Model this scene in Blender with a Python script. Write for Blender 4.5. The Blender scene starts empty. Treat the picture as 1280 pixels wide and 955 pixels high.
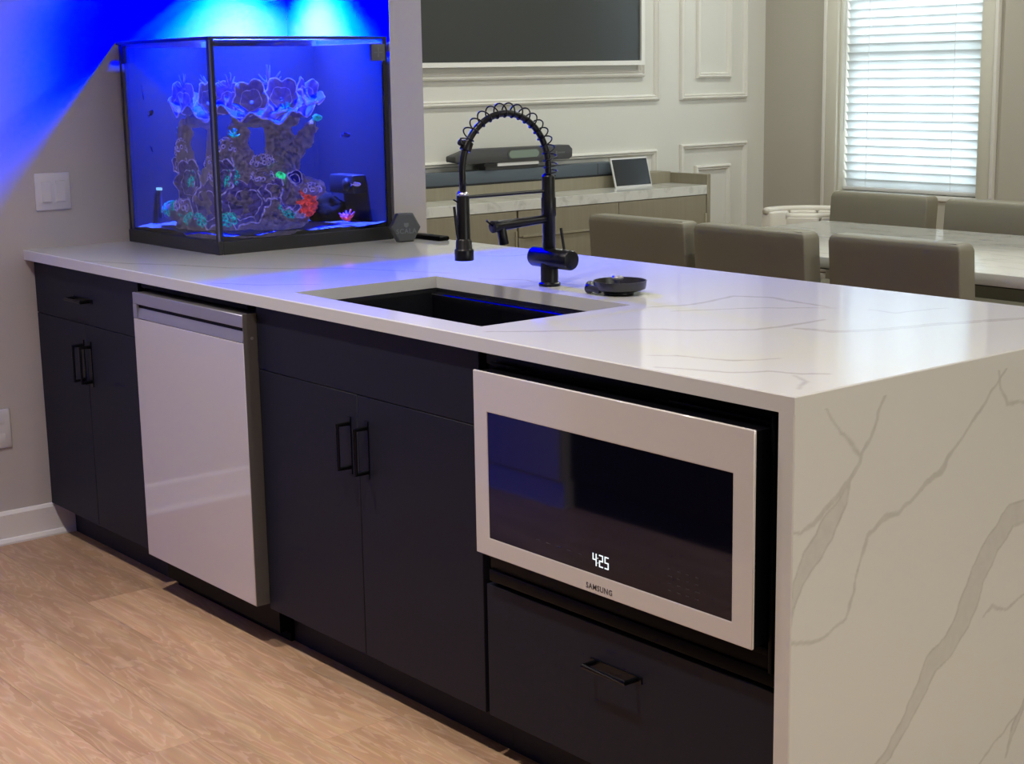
import bpy, bmesh, math, random
import numpy as np
from mathutils import Vector, Matrix, noise
random.seed(7); rng = np.random.RandomState(7)
PI = math.pi
D = bpy.data
SC = bpy.context.scene
COL = SC.collection

# ------------------------------------------------------------------ camera
cam_d = D.cameras.new('camera')
cam = D.objects.new('camera', cam_d); COL.objects.link(cam)
_yaw, _pitch, _roll, _f = math.radians(51.0), math.radians(11.133), math.radians(-.983), 1963.16
_F = Vector((-math.sin(_yaw)*math.cos(_pitch), math.cos(_yaw)*math.cos(_pitch), -math.sin(_pitch)))
_R = _F.cross(Vector((0, 0, 1))).normalized(); _U = _R.cross(_F)
_c, _s = math.cos(_roll), math.sin(_roll)
_R, _U = _c*_R + _s*_U, -_s*_R + _c*_U
_m = Matrix((_R, _U, -_F)).transposed().to_4x4(); _m.translation = Vector((1.6115, -1.8814, 1.4264))
cam.matrix_world = _m
cam_d.sensor_fit = 'HORIZONTAL'; cam_d.sensor_width = 36.0; cam_d.lens = 36.0*_f/1280.0
cam_d.clip_start = .05; cam_d.clip_end = 100
SC.camera = cam

# ------------------------------------------------------------------ view, world
vs = SC.view_settings
SC.display_settings.display_device = 'sRGB'
vs.view_transform = 'Standard'; vs.look = 'None'; vs.gamma = 1.0; vs.use_curve_mapping = False
vs.exposure = 0.0
cy = SC.cycles
cy.max_bounces = 9; cy.diffuse_bounces = 4; cy.glossy_bounces = 4; cy.transmission_bounces = 8; cy.transparent_max_bounces = 16
cy.caustics_reflective = False; cy.caustics_refractive = False
cy.sample_clamp_indirect = 6.0; cy.use_denoising = True
world = D.worlds.new('daylight'); SC.world = world; world.use_nodes = True
_bg = world.node_tree.nodes['Background']
_bg.inputs['Color'].default_value = (.80, .92, 1.0, 1); _bg.inputs['Strength'].default_value = 1.5

# ------------------------------------------------------------------ lights
def area(name, loc, size, power, color, rot=(0, 0, 0), shape='DISK', size_y=None, spread=PI):
    l = D.lights.new(name, 'AREA'); l.shape = shape; l.size = size
    if size_y: l.size_y = size_y
    l.energy = power; l.color = color; l.spread = spread
    o = D.objects.new(name, l); COL.objects.link(o); o.location = loc; o.rotation_euler = rot
    return o
CEIL = 2.70
WARM = (1.0, .915, .87)
KITCHEN_SPOTS = [(-1.0, .0), (.6, .0), (-1.9, -.95), (-.6, -.95), (1.7, -.95)]
DINING_SPOTS = [(-3.3, 2.2), (-1.6, 2.2), (.2, 2.2), (-3.3, 3.9), (-1.6, 3.9), (.2, 3.9)]
SPOT_LABELS = {'kitchen': ['above the sink', 'above the waterfall end of the worktop', 'in the aisle before the dishwasher', 'in the aisle before the microwave', 'in the open kitchen right of the peninsula'],
    'dining': ['between credenza and peninsula', 'above the middle near dining chair', 'at the right end, near side of the dining table', 'above the white tub chair', 'above the far side of the dining table', 'in the far right corner of the dining room']}
for p in KITCHEN_SPOTS:
    area('kitchen_downlight', (p[0], p[1], CEIL-.03), .11, 5.5 if p[1] > -.5 else 15.5, WARM, spread=math.radians(112))
for p in DINING_SPOTS:
    area('dining_downlight', (p[0], p[1], CEIL-.03), .11, 12, (.97, 1.0, .89))
# daylight behind the blind, and an added side light on the solid right wall
area('window_daylight', (-3.33, 4.98, 1.47), .95, 36, (.86, .94, 1.0), (-PI/2, 0, 0), 'RECTANGLE', 1.5)
area('side_fill_light', (4.49, 1.2, 1.35), 3.2, 66, (.90, 1.0, .94), (0, PI/2, 0), 'RECTANGLE', 2.3)
# blue reef lamp hanging over the tank
LAMP = (-2.85, .74, 1.96)
area('reef_lamp_white_channel', (LAMP[0]-.03, LAMP[1]+.03, LAMP[2]-.002), .06, 13, (1.0, .97, 1.0), (0, 0, 0), 'DISK', None, math.radians(98))
_rl = area('reef_lamp_light', LAMP, .13, 180, (1, 1, 1), (0, 0, 0), 'DISK', None, math.radians(148)).data
# royal-blue (460 nm) plus a little cyan (490 nm) LED light: outside the sRGB gamut, so its red component is slightly negative
_rl.use_nodes = True; _nt = _rl.node_tree
_em = [n for n in _nt.nodes if n.type == 'EMISSION'][0]
_cx = _nt.nodes.new('ShaderNodeCombineXYZ')
for _i, _v in enumerate((-.09, -.045, 1.0)): _cx.inputs[_i].default_value = _v
_nt.links.new(_cx.outputs[0], _em.inputs['Color'])

# ------------------------------------------------------------------ helpers
ORG = {}
class MB:
    """collects geometry in world (or thing-local) coordinates"""
    def __init__(s): s.v = []; s.f = []
    def add(s, vs_, fs): o = len(s.v); s.v += [tuple(v) for v in vs_]; s.f += [tuple(i+o for i in f) for f in fs]; return s
    def box(s, x0, y0, z0, x1, y1, z1):
        if x0 > x1: x0, x1 = x1, x0
        if y0 > y1: y0, y1 = y1, y0
        if z0 > z1: z0, z1 = z1, z0
        return s.add([(x0,y0,z0),(x1,y0,z0),(x1,y1,z0),(x0,y1,z0),(x0,y0,z1),(x1,y0,z1),(x1,y1,z1),(x0,y1,z1)],
              [(0,3,2,1),(4,5,6,7),(0,1,5,4),(1,2,6,5),(2,3,7,6),(3,0,4,7)])
    def tube(s, pts, r, n=10, caps=True):
        pts = [Vector(p) for p in pts]; m = len(pts)
        rs = r if isinstance(r, (list, tuple)) else [r]*m
        t = (pts[1]-pts[0]).normalized()
        a = t.orthogonal().normalized(); base = len(s.v); vs_ = []
        for i, p in enumerate(pts):
            if i == 0: t2 = (pts[1]-pts[0])
            elif i == m-1: t2 = (pts[-1]-pts[-2])
            else: t2 = (pts[i+1]-pts[i]).normalized() + (pts[i]-pts[i-1]).normalized()
            t2.normalize(); a = (a - t2*a.dot(t2)).normalized(); b = t2.cross(a)
            for k in range(n):
                w = 2*PI*k/n; vs_.append(p + (a*math.cos(w)+b*math.sin(w))*rs[i])
        fs = []
        for i in range(m-1):
            for k in range(n):
                k2 = (k+1) % n; fs.append((i*n+k, i*n+k2, (i+1)*n+k2, (i+1)*n+k))
        if caps: fs.append(tuple(range(n-1, -1, -1))); fs.append(tuple(range((m-1)*n, m*n)))
        return s.add(vs_, fs)
    def lathe(s, prof, c, axis='z', n=24, caps=True):
        vs_ = []; m = len(prof); c = Vector(c)
        for r, h in prof:
            for k in range(n):
                w = 2*PI*k/n; u, v = r*math.cos(w), r*math.sin(w)
                vs_.append(c + Vector({'z': (u, v, h), 'x': (h, u, v), 'y': (v, h, u)}[axis]))
        fs = [(i*n+k, i*n+(k+1) % n, (i+1)*n+(k+1) % n, (i+1)*n+k) for i in range(m-1) for k in range(n)]
        if caps: fs.append(tuple(range(n-1, -1, -1))); fs.append(tuple(range((m-1)*n, m*n)))
        return s.add(vs_, fs)
    def prism(s, poly, a0, a1, axis='x'):
        """poly in the two other axes (x: (y,z); y: (x,z); z: (x,y))"""
        def P(p, a): return {'x': (a, p[0], p[1]), 'y': (p[0], a, p[1]), 'z': (p[0], p[1], a)}[axis]
        n = len(poly); vs_ = [P(p, a0) for p in poly] + [P(p, a1) for p in poly]
        fs = [tuple(range(n-1, -1, -1)), tuple(range(n, 2*n))] + [(i, (i+1) % n, n+(i+1) % n, n+i) for i in range(n)]
        return s.add(vs_, fs)
    def frame(s, a0, b0, a1, b1, prof, axis, base, out):
        """mitred rectangular moulding; prof = [(inset, height)...]; lies on plane axis=base, raised towards out(+1/-1)"""
        rings = []
        for ins, h in prof:
            q = [(a0+ins, b0+ins), (a1-ins, b0+ins), (a1-ins, b1-ins), (a0+ins, b1-ins)]
            for (a, b) in q:
                s.v.append({'x': (base+out*h, a, b), 'y': (a, base+out*h, b)}[axis])
            rings.append(len(s.v)-4)
        for i in range(len(rings)):
            r0, r1 = rings[i], rings[(i+1) % len(rings)]
            for k in range(4): s.f.append((r0+k, r0+(k+1) % 4, r1+(k+1) % 4, r1+k))
        return s
    def xf(s, M, start=0):
        s.v[start:] = [tuple(M @ Vector(v)) for v in s.v[start:]]; return s
    def build(s, name, mat, parent=None, bevel=0, smooth=False, seg=2, fix=True):
        org = ORG.get(parent.name, (0, 0, 0)) if parent else (0, 0, 0)
        me = D.meshes.new(name)
        me.from_pydata([(v[0]-org[0], v[1]-org[1], v[2]-org[2]) for v in s.v], [], s.f)
        bm = bmesh.new(); bm.from_mesh(me)
        if fix: bmesh.ops.recalc_face_normals(bm, faces=bm.faces)
        if bevel:
            es = [e for e in bm.edges if len(e.link_faces) == 2 and e.calc_face_angle(0) > .6]
            bmesh.ops.bevel(bm, geom=es, offset=bevel, segments=seg, affect='EDGES', profile=.5, clamp_overlap=True)
        bm.to_mesh(me); bm.free()
        if mat: me.materials.append(mat)
        if smooth: me.polygons.foreach_set('use_smooth', [True]*len(me.polygons))
        elif bevel: 
            me.polygons.foreach_set('use_smooth', [True]*len(me.polygons))
            try: me.set_sharp_from_angle(angle=.7)
            except Exception: pass
        o = D.objects.new(name, me); COL.objects.link(o)
        if parent: o.parent = parent; ORG[o.name] = org
        return o
def sharp(o, a=.6):
    o.data.polygons.foreach_set('use_smooth', [True]*len(o.data.polygons)); o.data.set_sharp_from_angle(angle=a); return o
def thing(name, label, cat, loc=(0, 0, 0), group=None, local=False):
    o = D.objects.new(name, None); COL.objects.link(o); o.location = loc; o.empty_display_size = .1
    o['label'] = label; o['category'] = cat
    if group: o['group'] = group
    ORG[o.name] = (0, 0, 0) if local else tuple(loc)
    return o
def tag(o, label, cat, group=None):
    o['label'] = label; o['category'] = cat
    if group: o['group'] = group
    return o
def struct(o): o['kind'] = 'structure'; return o
def dup(root, loc, label=None, rotz=None):
    r = root.copy(); COL.objects.link(r); r.location = loc
    if rotz is not None: r.rotation_euler = (0, 0, rotz)
    if label: r['label'] = label
    for ch in list(root.children):
        c = ch.copy(); COL.objects.link(c); c.parent = r
        for g in ch.children:
            d = g.copy(); COL.objects.link(d); d.parent = c
    return r
def text_mb(txt, size, place, depth=.0004, sx=1.0, bold=0.0):
    """flat lettering: mesh from Blender's built-in font; place maps (u, v, w) to a point"""
    c = D.curves.new('lettering', 'FONT'); c.body = txt; c.size = size; c.align_x = 'CENTER'; c.align_y = 'CENTER'
    c.space_character = 1.12; c.extrude = depth/2; c.resolution_u = 3; c.offset = bold
    o = D.objects.new('lettering', c); COL.objects.link(o)
    dg = bpy.context.evaluated_depsgraph_get(); dg.update()
    me = D.meshes.new_from_object(o.evaluated_get(dg))
    m = MB(); m.add([place(v.co.x*sx, v.co.y, v.co.z) for v in me.vertices], [tuple(p.vertices) for p in me.polygons])
    D.objects.remove(o); D.curves.remove(c); D.meshes.remove(me)
    return m

# ------------------------------------------------------------------ materials
class NT:
    def __init__(s, name):
        s.m = D.materials.new(name); s.m.use_nodes = True; s.t = s.m.node_tree; s.t.nodes.clear()
        s.out = s.t.nodes.new('ShaderNodeOutputMaterial')
    def n(s, typ, **kw):
        nd = s.t.nodes.new(typ); ins = kw.pop('ins', {})
        for k, v in kw.items(): setattr(nd, k, v)
        for k, v in ins.items():
            if isinstance(v, bpy.types.NodeSocket): s.t.links.new(v, nd.inputs[k])
            else: nd.inputs[k].default_value = v
        return nd
    def l(s, a, b): s.t.links.new(a, b)
def rgba(c): return (c[0], c[1], c[2], 1)
def simple(name, col, rough=.5, metal=0, spec=.5, bump=0, bscale=200, coat=0, var=0, vscale=6, trans=0):
    t = NT(name)
    b = t.n('ShaderNodeBsdfPrincipled', ins={'Base Color': rgba(col), 'Roughness': rough, 'Metallic': metal, 'Specular IOR Level': spec, 'Coat Weight': coat, 'Transmission Weight': trans})
    tc = t.n('ShaderNodeTexCoord')
    if var:
        no = t.n('ShaderNodeTexNoise', ins={'Vector': tc.outputs['Object'], 'Scale': vscale, 'Detail': 4})
        mx = t.n('ShaderNodeMix', data_type='RGBA', ins={0: no.outputs['Fac'], 6: rgba([c*(1-var) for c in col]), 7: rgba([min(1, c*(1+var)) for c in col])})
        t.l(mx.outputs[2], b.inputs['Base Color'])
    if bump:
        no = t.n('ShaderNodeTexNoise', ins={'Vector': tc.outputs['Object'], 'Scale': bscale, 'Detail': 3})
        bp = t.n('ShaderNodeBump', ins={'Height': no.outputs['Fac'], 'Strength': bump, 'Distance': .002})
        t.l(bp.outputs['Normal'], b.inputs['Normal'])
    t.l(b.outputs[0], t.out.inputs[0]); return t.m
def emit(name, col, st):
    t = NT(name); e = t.n('ShaderNodeEmission', ins={'Color': rgba(col), 'Strength': st}); t.l(e.outputs[0], t.out.inputs[0]); return t.m

M = {}
M['wall_kitchen'] = simple('greige wall paint', (.50, .47, .44), .75, bump=.05, bscale=300, var=.02)
M['wall_white'] = simple('off white wall paint', (.70, .69, .65), .6, bump=.03, bscale=300)
M['wall_window'] = simple('taupe wall paint', (.46, .43, .37), .75, bump=.05, bscale=300)
M['trim'] = simple('satin white trim paint', (.76, .74, .70), .4)
M['ceiling'] = simple('ceiling paint', (.80, .79, .77), .9)
M['cabinet'] = simple('charcoal cabinet lacquer', (.0095, .0105, .0195), .55, spec=.22, bump=.02, bscale=500)
M['black_void'] = simple('black cavity lining', (.0015, .0015, .003), .5, spec=.1)
M['black_gloss'] = simple('black plastic trim', (.002, .002, .003), .4, spec=.06)
M['handle'] = simple('matte black pull', (.002, .002, .003), .35, spec=.2)
M['matte_black'] = simple('matte black faucet coating', (.005, .005, .006), .33, spec=.35)
M['steel'] = simple('brushed steel', (.36, .36, .39), .38, metal=.6)
M['dish'] = simple('dark grey enamel', (.028, .028, .031), .28, spec=.6)
M['chrome'] = simple('chrome', (.75, .75, .75), .15, metal=1)
M['dw_white'] = simple('white glass door', (.56, .535, .545), .05, spec=1.0, coat=.6)
M['dw_side'] = simple('grey door edge metal', (.16, .155, .15), .4, metal=.4)
M['mw_white'] = simple('white glass microwave front', (.62, .59, .55), .10, spec=.5)
M['mw_glass'] = simple('black microwave glass', (.0025, .0025, .005), .04, spec=.45)
M['logo'] = simple('grey logo print', (.07, .065, .065), .5)
M['logo_dim'] = simple('dim key print', (.035, .034, .042), .5)
M['led'] = emit('clock digits glow', (.9, .97, 1), 1.2)
M['sink'] = simple('black granite sink', (.002, .002, .004), .4, spec=.2, bump=.1, bscale=900)
M['plastic_white'] = simple('white plate plastic', (.66, .65, .66), .35)
M['tv_screen'] = simple('dark television screen', (.045, .05, .052), .22, spec=.5)
M['tv_frame'] = simple('white television frame', (.80, .79, .76), .35)
M['bar_dark'] = simple('dark grey plastic', (.055, .055, .06), .5)
M['bar_blue'] = simple('slate speaker cloth', (.085, .105, .13), .7, bump=.2, bscale=1200)
M['lens'] = simple('green tinted lens window', (.22, .28, .24), .12, spec=.7)
M['tablet'] = simple('tablet screen', (.02, .022, .028), .12)
M['hex'] = simple('dark rubber', (.07, .075, .072), .55)
M['hex_print'] = simple('pale print', (.14, .155, .15), .5)
M['leather'] = simple('olive taupe leather', (.235, .217, .168), .42, bump=.12, bscale=350, var=.06)
M['white_leather'] = simple('white leather', (.70, .66, .60), .45)
M['dark_leg'] = simple('dark metal leg', (.03, .028, .026), .4)
M['brass'] = simple('pale metal edge', (.62, .57, .45), .3, metal=.7)
M['pebble'] = simple('reef sand', (.10, .10, .10), .9, bump=.6, bscale=250, var=.25, vscale=60)

def wood_cab():
    t = NT('greige wood veneer')
    tc = t.n('ShaderNodeTexCoord'); mp = t.n('ShaderNodeMapping', ins={'Vector': tc.outputs['Object'], 'Scale': (30, 30, 1.6)})
    no = t.n('ShaderNodeTexNoise', ins={'Vector': mp.outputs[0], 'Scale': 2.0, 'Detail': 6, 'Roughness': .6})
    mx = t.n('ShaderNodeMix', data_type='RGBA', ins={0: no.outputs['Fac'], 6: (.235, .205, .145, 1), 7: (.315, .285, .21, 1)})
    b = t.n('ShaderNodeBsdfPrincipled', ins={'Base Color': mx.outputs[2], 'Roughness': .5}); t.l(b.outputs[0], t.out.inputs[0]); return t.m
M['wood'] = wood_cab()

def plank_mat():
    t = NT('oak plank')
    tc = t.n('ShaderNodeTexCoord'); oi = t.n('ShaderNodeObjectInfo')
    off = t.n('ShaderNodeVectorMath', operation='SCALE', ins={0: (13.1, 7.3, 3.7), 'Scale': oi.outputs['Random']})
    ad = t.n('ShaderNodeVectorMath', operation='ADD', ins={0: tc.outputs['Object'], 1: off.outputs[0]})
    mp = t.n('ShaderNodeMapping', ins={'Vector': ad.outputs[0], 'Scale': (1.0, 7.0, 1.0)})
    n1 = t.n('ShaderNodeTexNoise', ins={'Vector': mp.outputs[0], 'Scale': 1.3, 'Detail': 5, 'Roughness': .55, 'Distortion': 1.2})
    mp2 = t.n('ShaderNodeMapping', ins={'Vector': ad.outputs[0], 'Scale': (4, 60, 5)})
    n2 = t.n('ShaderNodeTexNoise', ins={'Vector': mp2.outputs[0], 'Scale': 1.0, 'Detail': 4, 'Roughness': .65, 'Distortion': .6})
    # cathedral figure: contour lines of a stretched height field
    mp3 = t.n('ShaderNodeMapping', ins={'Vector': ad.outputs[0], 'Scale': (.9, 6.5, 1.0)})
    n3 = t.n('ShaderNodeTexNoise', ins={'Vector': mp3.outputs[0], 'Scale': 1.6, 'Detail': 4, 'Roughness': .5, 'Distortion': .4})
    mu_ = t.n('ShaderNodeMath', operation='MULTIPLY', ins={0: n3.outputs['Fac'], 1: 15.0}); fr_ = t.n('ShaderNodeMath', operation='FRACT', ins={0: mu_.outputs[0]})
    fg = t.n('ShaderNodeMapRange', interpolation_type='SMOOTHSTEP', ins={'Value': fr_.outputs[0], 1: 0.0, 2: .5, 3: 1.0, 4: 0.0})
    fm = t.n('ShaderNodeMath', operation='MULTIPLY', ins={0: fg.outputs[0], 1: n2.outputs['Fac']}); fm2 = t.n('ShaderNodeMath', operation='MULTIPLY', ins={0: fm.outputs[0], 1: .60})
    r1 = t.n('ShaderNodeValToRGB', ins={0: n1.outputs['Fac']})
    e = r1.color_ramp.elements; e[0].position = .28; e[0].color = (.325, .19, .105, 1); e[1].position = .72; e[1].color = (.52, .335, .195, 1)
    m1 = t.n('ShaderNodeMix', data_type='RGBA', ins={0: fm2.outputs[0], 6: r1.outputs[0], 7: (.68, .50, .35, 1)})
    m2 = t.n('ShaderNodeMix', data_type='RGBA', blend_type='OVERLAY', ins={0: .16, 6: m1.outputs[2], 7: n2.outputs['Color']})
    hv = t.n('ShaderNodeHueSaturation', ins={'Color': m2.outputs[2]})
    vr = t.n('ShaderNodeMapRange', ins={'Value': oi.outputs['Random'], 3: .88, 4: 1.10}); t.l(vr.outputs[0], hv.inputs['Value'])
    b = t.n('ShaderNodeBsdfPrincipled', ins={'Base Color': hv.outputs[0], 'Roughness': .45, 'Specular IOR Level': .35})
    bp = t.n('ShaderNodeBump', ins={'Height': n2.outputs['Fac'], 'Strength': .08, 'Distance': .002}); t.l(bp.outputs[0], b.inputs['Normal'])
    t.l(b.outputs[0], t.out.inputs[0]); return t.m
M['plank'] = plank_mat()

def quartz(name, base, veincol, attr=True, rough=.09):
    t = NT(name); tc = t.n('ShaderNodeTexCoord')
    cl = t.n('ShaderNodeTexNoise', ins={'Vector': tc.outputs['Object'], 'Scale': 2.2, 'Detail': 5})
    m0 = t.n('ShaderNodeMix', data_type='RGBA', ins={0: cl.outputs['Fac'], 6: rgba([c*.96 for c in base]), 7: rgba(base)})
    col = m0.outputs[2]
    # faint hairline veins
    wp = t.n('ShaderNodeTexNoise', ins={'Vector': tc.outputs['Object'], 'Scale': 3.0, 'Detail': 5})
    wa = t.n('ShaderNodeMix', data_type='VECTOR', ins={0: .22}); t.l(tc.outputs['Object'], wa.inputs[4]); t.l(wp.outputs['Color'], wa.inputs[5])
    vo = t.n('ShaderNodeTexVoronoi', feature='DISTANCE_TO_EDGE', ins={'Vector': wa.outputs[1], 'Scale': 2.0 if attr else 9})
    rp = t.n('ShaderNodeMapRange', ins={'Value': vo.outputs['Distance'], 1: 0.0, 2: .018 if attr else .09, 3: .0 if attr else .45, 4: 0})
    m1 = t.n('ShaderNodeMix', data_type='RGBA', ins={0: rp.outputs[0], 6: col, 7: rgba(veincol)}); col = m1.outputs[2]
    if attr:
        at = t.n('ShaderNodeAttribute', attribute_name='vein')
        fn = t.n('ShaderNodeTexNoise', ins={'Vector': tc.outputs['Object'], 'Scale': 45, 'Detail': 4})
        mr = t.n('ShaderNodeMapRange', ins={'Value': fn.outputs['Fac'], 1: .3, 2: .7, 3: .65, 4: 1.0})
        mm = t.n('ShaderNodeMath', operation='MULTIPLY', ins={0: at.outputs['Fac'], 1: mr.outputs[0]})
        m2 = t.n('ShaderNodeMix', data_type='RGBA', ins={0: mm.outputs[0], 6: col, 7: rgba(veincol)}); col = m2.outputs[2]
    b = t.n('ShaderNodeBsdfPrincipled', ins={'Base Color': col, 'Roughness': rough, 'Specular IOR Level': .5}); t.l(b.outputs[0], t.out.inputs[0]); return t.m
M['quartz'] = quartz('veined white quartz', (.64, .645, .605), (.33, .32, .285))
def marble():
    t = NT('grey white marble'); tc = t.n('ShaderNodeTexCoord')
    mp = t.n('ShaderNodeMapping', ins={'Vector': tc.outputs['Object'], 'Rotation': (0, 0, .5), 'Scale': (2, 7, 6)})
    n1 = t.n('ShaderNodeTexNoise', ins={'Vector': mp.outputs[0], 'Scale': 2.0, 'Detail': 8, 'Roughness': .65, 'Distortion': .8})
    rp = t.n('ShaderNodeValToRGB', ins={0: n1.outputs['Fac']}); e = rp.color_ramp.elements
    e[0].position = .30; e[0].color = (.50, .50, .48, 1); e[1].position = .50; e[1].color = (.70, .70, .67, 1)
    b = t.n('ShaderNodeBsdfPrincipled', ins={'Base Color': rp.outputs[0], 'Roughness': .12}); t.l(b.outputs[0], t.out.inputs[0]); return t.m
M['marble'] = marble()

def pane_mat(name, tint=(1, 1, 1), ior=1.45):
    t = NT(name)
    tr = t.n('ShaderNodeBsdfTransparent', ins={'Color': rgba(tint)}); gl = t.n('ShaderNodeBsdfGlossy', ins={'Roughness': .01, 'Color': (1, 1, 1, 1)})
    ge = t.n('ShaderNodeNewGeometry'); dt_ = t.n('ShaderNodeVectorMath', operation='DOT_PRODUCT', ins={0: ge.outputs['Incoming'], 1: ge.outputs['Normal']})
    ab = t.n('ShaderNodeMath', operation='ABSOLUTE', ins={0: dt_.outputs['Value']}); om = t.n('ShaderNodeMath', operation='SUBTRACT', ins={0: 1.0, 1: ab.outputs[0]})
    pw_ = t.n('ShaderNodeMath', operation='POWER', ins={0: om.outputs[0], 1: 5.0}); f0 = ((ior-1)/(ior+1))**2
    fr = t.n('ShaderNodeMath', operation='MULTIPLY_ADD', ins={0: pw_.outputs[0], 1: 1-f0, 2: f0}); mx = t.n('ShaderNodeMixShader', ins={0: fr.outputs[0]})
    t.l(tr.outputs[0], mx.inputs[1]); t.l(gl.outputs[0], mx.inputs[2]); t.l(mx.outputs[0], t.out.inputs[0]); return t.m
M['pane'] = pane_mat('clear glass pane', (.97, .985, .98))
def refr_mat():
    t = NT('water side'); r = t.n('ShaderNodeBsdfRefraction', ins={'IOR': 1.33, 'Roughness': 0.0, 'Color': (.93, .96, 1, 1)}); t.l(r.outputs[0], t.out.inputs[0]); return t.m
M['water_side'] = refr_mat()
M['water_top'] = pane_mat('water surface', (.9, .96, 1), 1.33)
M['window_pane'] = pane_mat('window glass', (.95, .97, .97))
def slat_mat():
    t = NT('white blind slat')
    d = t.n('ShaderNodeBsdfDiffuse', ins={'Color': (.80, .80, .78, 1)}); tr = t.n('ShaderNodeBsdfTranslucent', ins={'Color': (.80, .84, .86, 1)})
    mx = t.n('ShaderNodeMixShader', ins={0: .5}); t.l(d.outputs[0], mx.inputs[1]); t.l(tr.outputs[0], mx.inputs[2]); t.l(mx.outputs[0], t.out.inputs[0]); return t.m
M['slat'] = slat_mat()
M['casing'] = simple('white window casing paint', (.66, .64, .56), .45)
M['water_backing'] = simple('added blue backing', (.004, .004, .015), .7)  # added sheet, its blue stands for the lit water
M['tank_black'] = simple('black tank trim', (.015, .015, .018), .4)
M['silicone'] = simple('black silicone seam', (.01, .01, .015), .3)
def reef_glow(name, col, glow, st):
    # weak built-in emission: fluorescence on the corals, ambient fill on the live rock
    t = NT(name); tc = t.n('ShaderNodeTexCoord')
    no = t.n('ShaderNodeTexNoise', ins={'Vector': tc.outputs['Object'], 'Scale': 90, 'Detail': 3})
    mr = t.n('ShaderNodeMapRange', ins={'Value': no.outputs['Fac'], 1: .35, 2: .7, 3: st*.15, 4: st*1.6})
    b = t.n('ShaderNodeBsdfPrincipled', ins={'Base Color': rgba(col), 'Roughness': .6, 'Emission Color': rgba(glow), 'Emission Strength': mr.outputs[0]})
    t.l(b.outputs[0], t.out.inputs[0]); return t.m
M['rock'] = reef_glow('purple grey live rock', (.46, .40, .46), (.24, .18, .36), .22)  # slight glow put into the rock in place of ambient light
M['cave'] = simple('near-black rock', (.008, .008, .009), .9, spec=.05)  # even near-black colour for the single rounded rock
M['c_blue'] = reef_glow('violet plate coral', (.22, .18, .42), (.14, .10, .55), .22)
M['c_cyan'] = reef_glow('cyan fluorescent coral', (.05, .35, .45), (.02, .55, .75), .40)
M['c_green'] = reef_glow('green fluorescent coral', (.05, .5, .2), (.05, 1.0, .45), .6)
M['c_red'] = reef_glow('red fluorescent coral', (.6, .12, .14), (1.0, .10, .12), .33)
M['c_rim'] = reef_glow('pale coral rim', (.55, .5, .8), (.40, .32, 1.0), .35)
M['fish_dark'] = simple('dark fish skin', (.03, .03, .10), .4)
M['fish_blue'] = simple('blue fish skin', (.05, .06, .8), .4)

# ------------------------------------------------------------------ room shell
floor = struct(MB().box(-4.5, -4.4, -.12, 4.7, 4.9, -.012).build('floor', M['plank']))
ORG['floor'] = (0, 0, 0)
W_ = .20
plank_meshes = {}
def plank(x0, x1, y0):
    key = round(x1-x0, 3)
    if key not in plank_meshes:
        o = MB().box(0, 0, -.0118, x1-x0-.0004, W_-.0004, 0).build('plank', M['plank'], None, bevel=.0006, seg=1); plank_meshes[key] = o.data
    else:
        o = D.objects.new('plank', plank_meshes[key]); COL.objects.link(o)
    o.parent = floor; o.location = (x0, y0, 0)
row_off = {0: -1.54, 1: -2.384, 2: -1.85}
for j in range(-8, 1):
    y0 = .02 + (j)*W_
    off = row_off.get(-j, -1.54 - .47*j)
    x = off
    while x > -3.1: x -= 1.22
    while x < 1.3:
        a, b = max(x, -3.085), min(x+1.22, 1.3)
        if b-a > .05: plank(a, b, y0)
        x += 1.22

def wall(name, mat, boxes):
    m = MB()
    for b in boxes: m.box(*b)
    o = struct(m.build(name, mat)); ORG[o.name] = (0, 0, 0); return o
wall('wall_left', M['wall_kitchen'], [(-3.25, -4.2, -.012, -3.1, .98, CEIL)])
wall('wall_partition', M['wall_kitchen'], [(-4.28, .98, -.012, -2.5, 1.105, CEIL)])
wl = wall('wall_dining', M['wall_white'], [(-4.43, 1.105, -.012, -4.28, 4.85, CEIL)])
WX0, WX1, WZ0, WZ1 = -3.765, -2.90, .79, 2.25
wall('wall_window', M['wall_window'], [(-4.28, 4.7, -.012, WX0, 4.85, CEIL), (WX1, 4.7, -.012, 4.5, 4.85, CEIL), (WX0, 4.7, -.012, WX1, 4.85, WZ0), (WX0, 4.7, WZ1, WX1, 4.85, CEIL)])
wall('wall_right', M['wall_white'], [(4.5, -4.2, -.012, 4.65, 4.85, CEIL)])
wall('wall_front', M['wall_kitchen'], [(-3.25, -4.35, -.012, 4.65, -4.2, CEIL)])
struct(MB().box(-4.43, -4.35, CEIL, 4.65, 4.85, CEIL+.12).build('ceiling', M['ceiling']))
# baseboards
def base_prof(x0, out):  # (x, z) profile against a wall at x0
    return [(x0, 0), (x0+out*.026, 0), (x0+out*.026, .006), (x0+out*.020, .016), (x0+out*.013, .018), (x0+out*.013, .092), (x0+out*.007, .101), (x0, .103)]
struct(MB().prism(base_prof(-3.1, 1), -1.44, .101, 'y').build('baseboard_left', M['trim']))
struct(MB().prism(base_prof(-4.28, 1), 1.105, 4.7, 'y').build('baseboard_dining', M['trim']))
struct(MB().prism([(4.7, 0), (4.674, 0), (4.68, .016), (4.687, .018), (4.687, .092), (4.7, .103)], -4.25, 4.5, 'x').build('baseboard_window', M['trim']))
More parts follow.
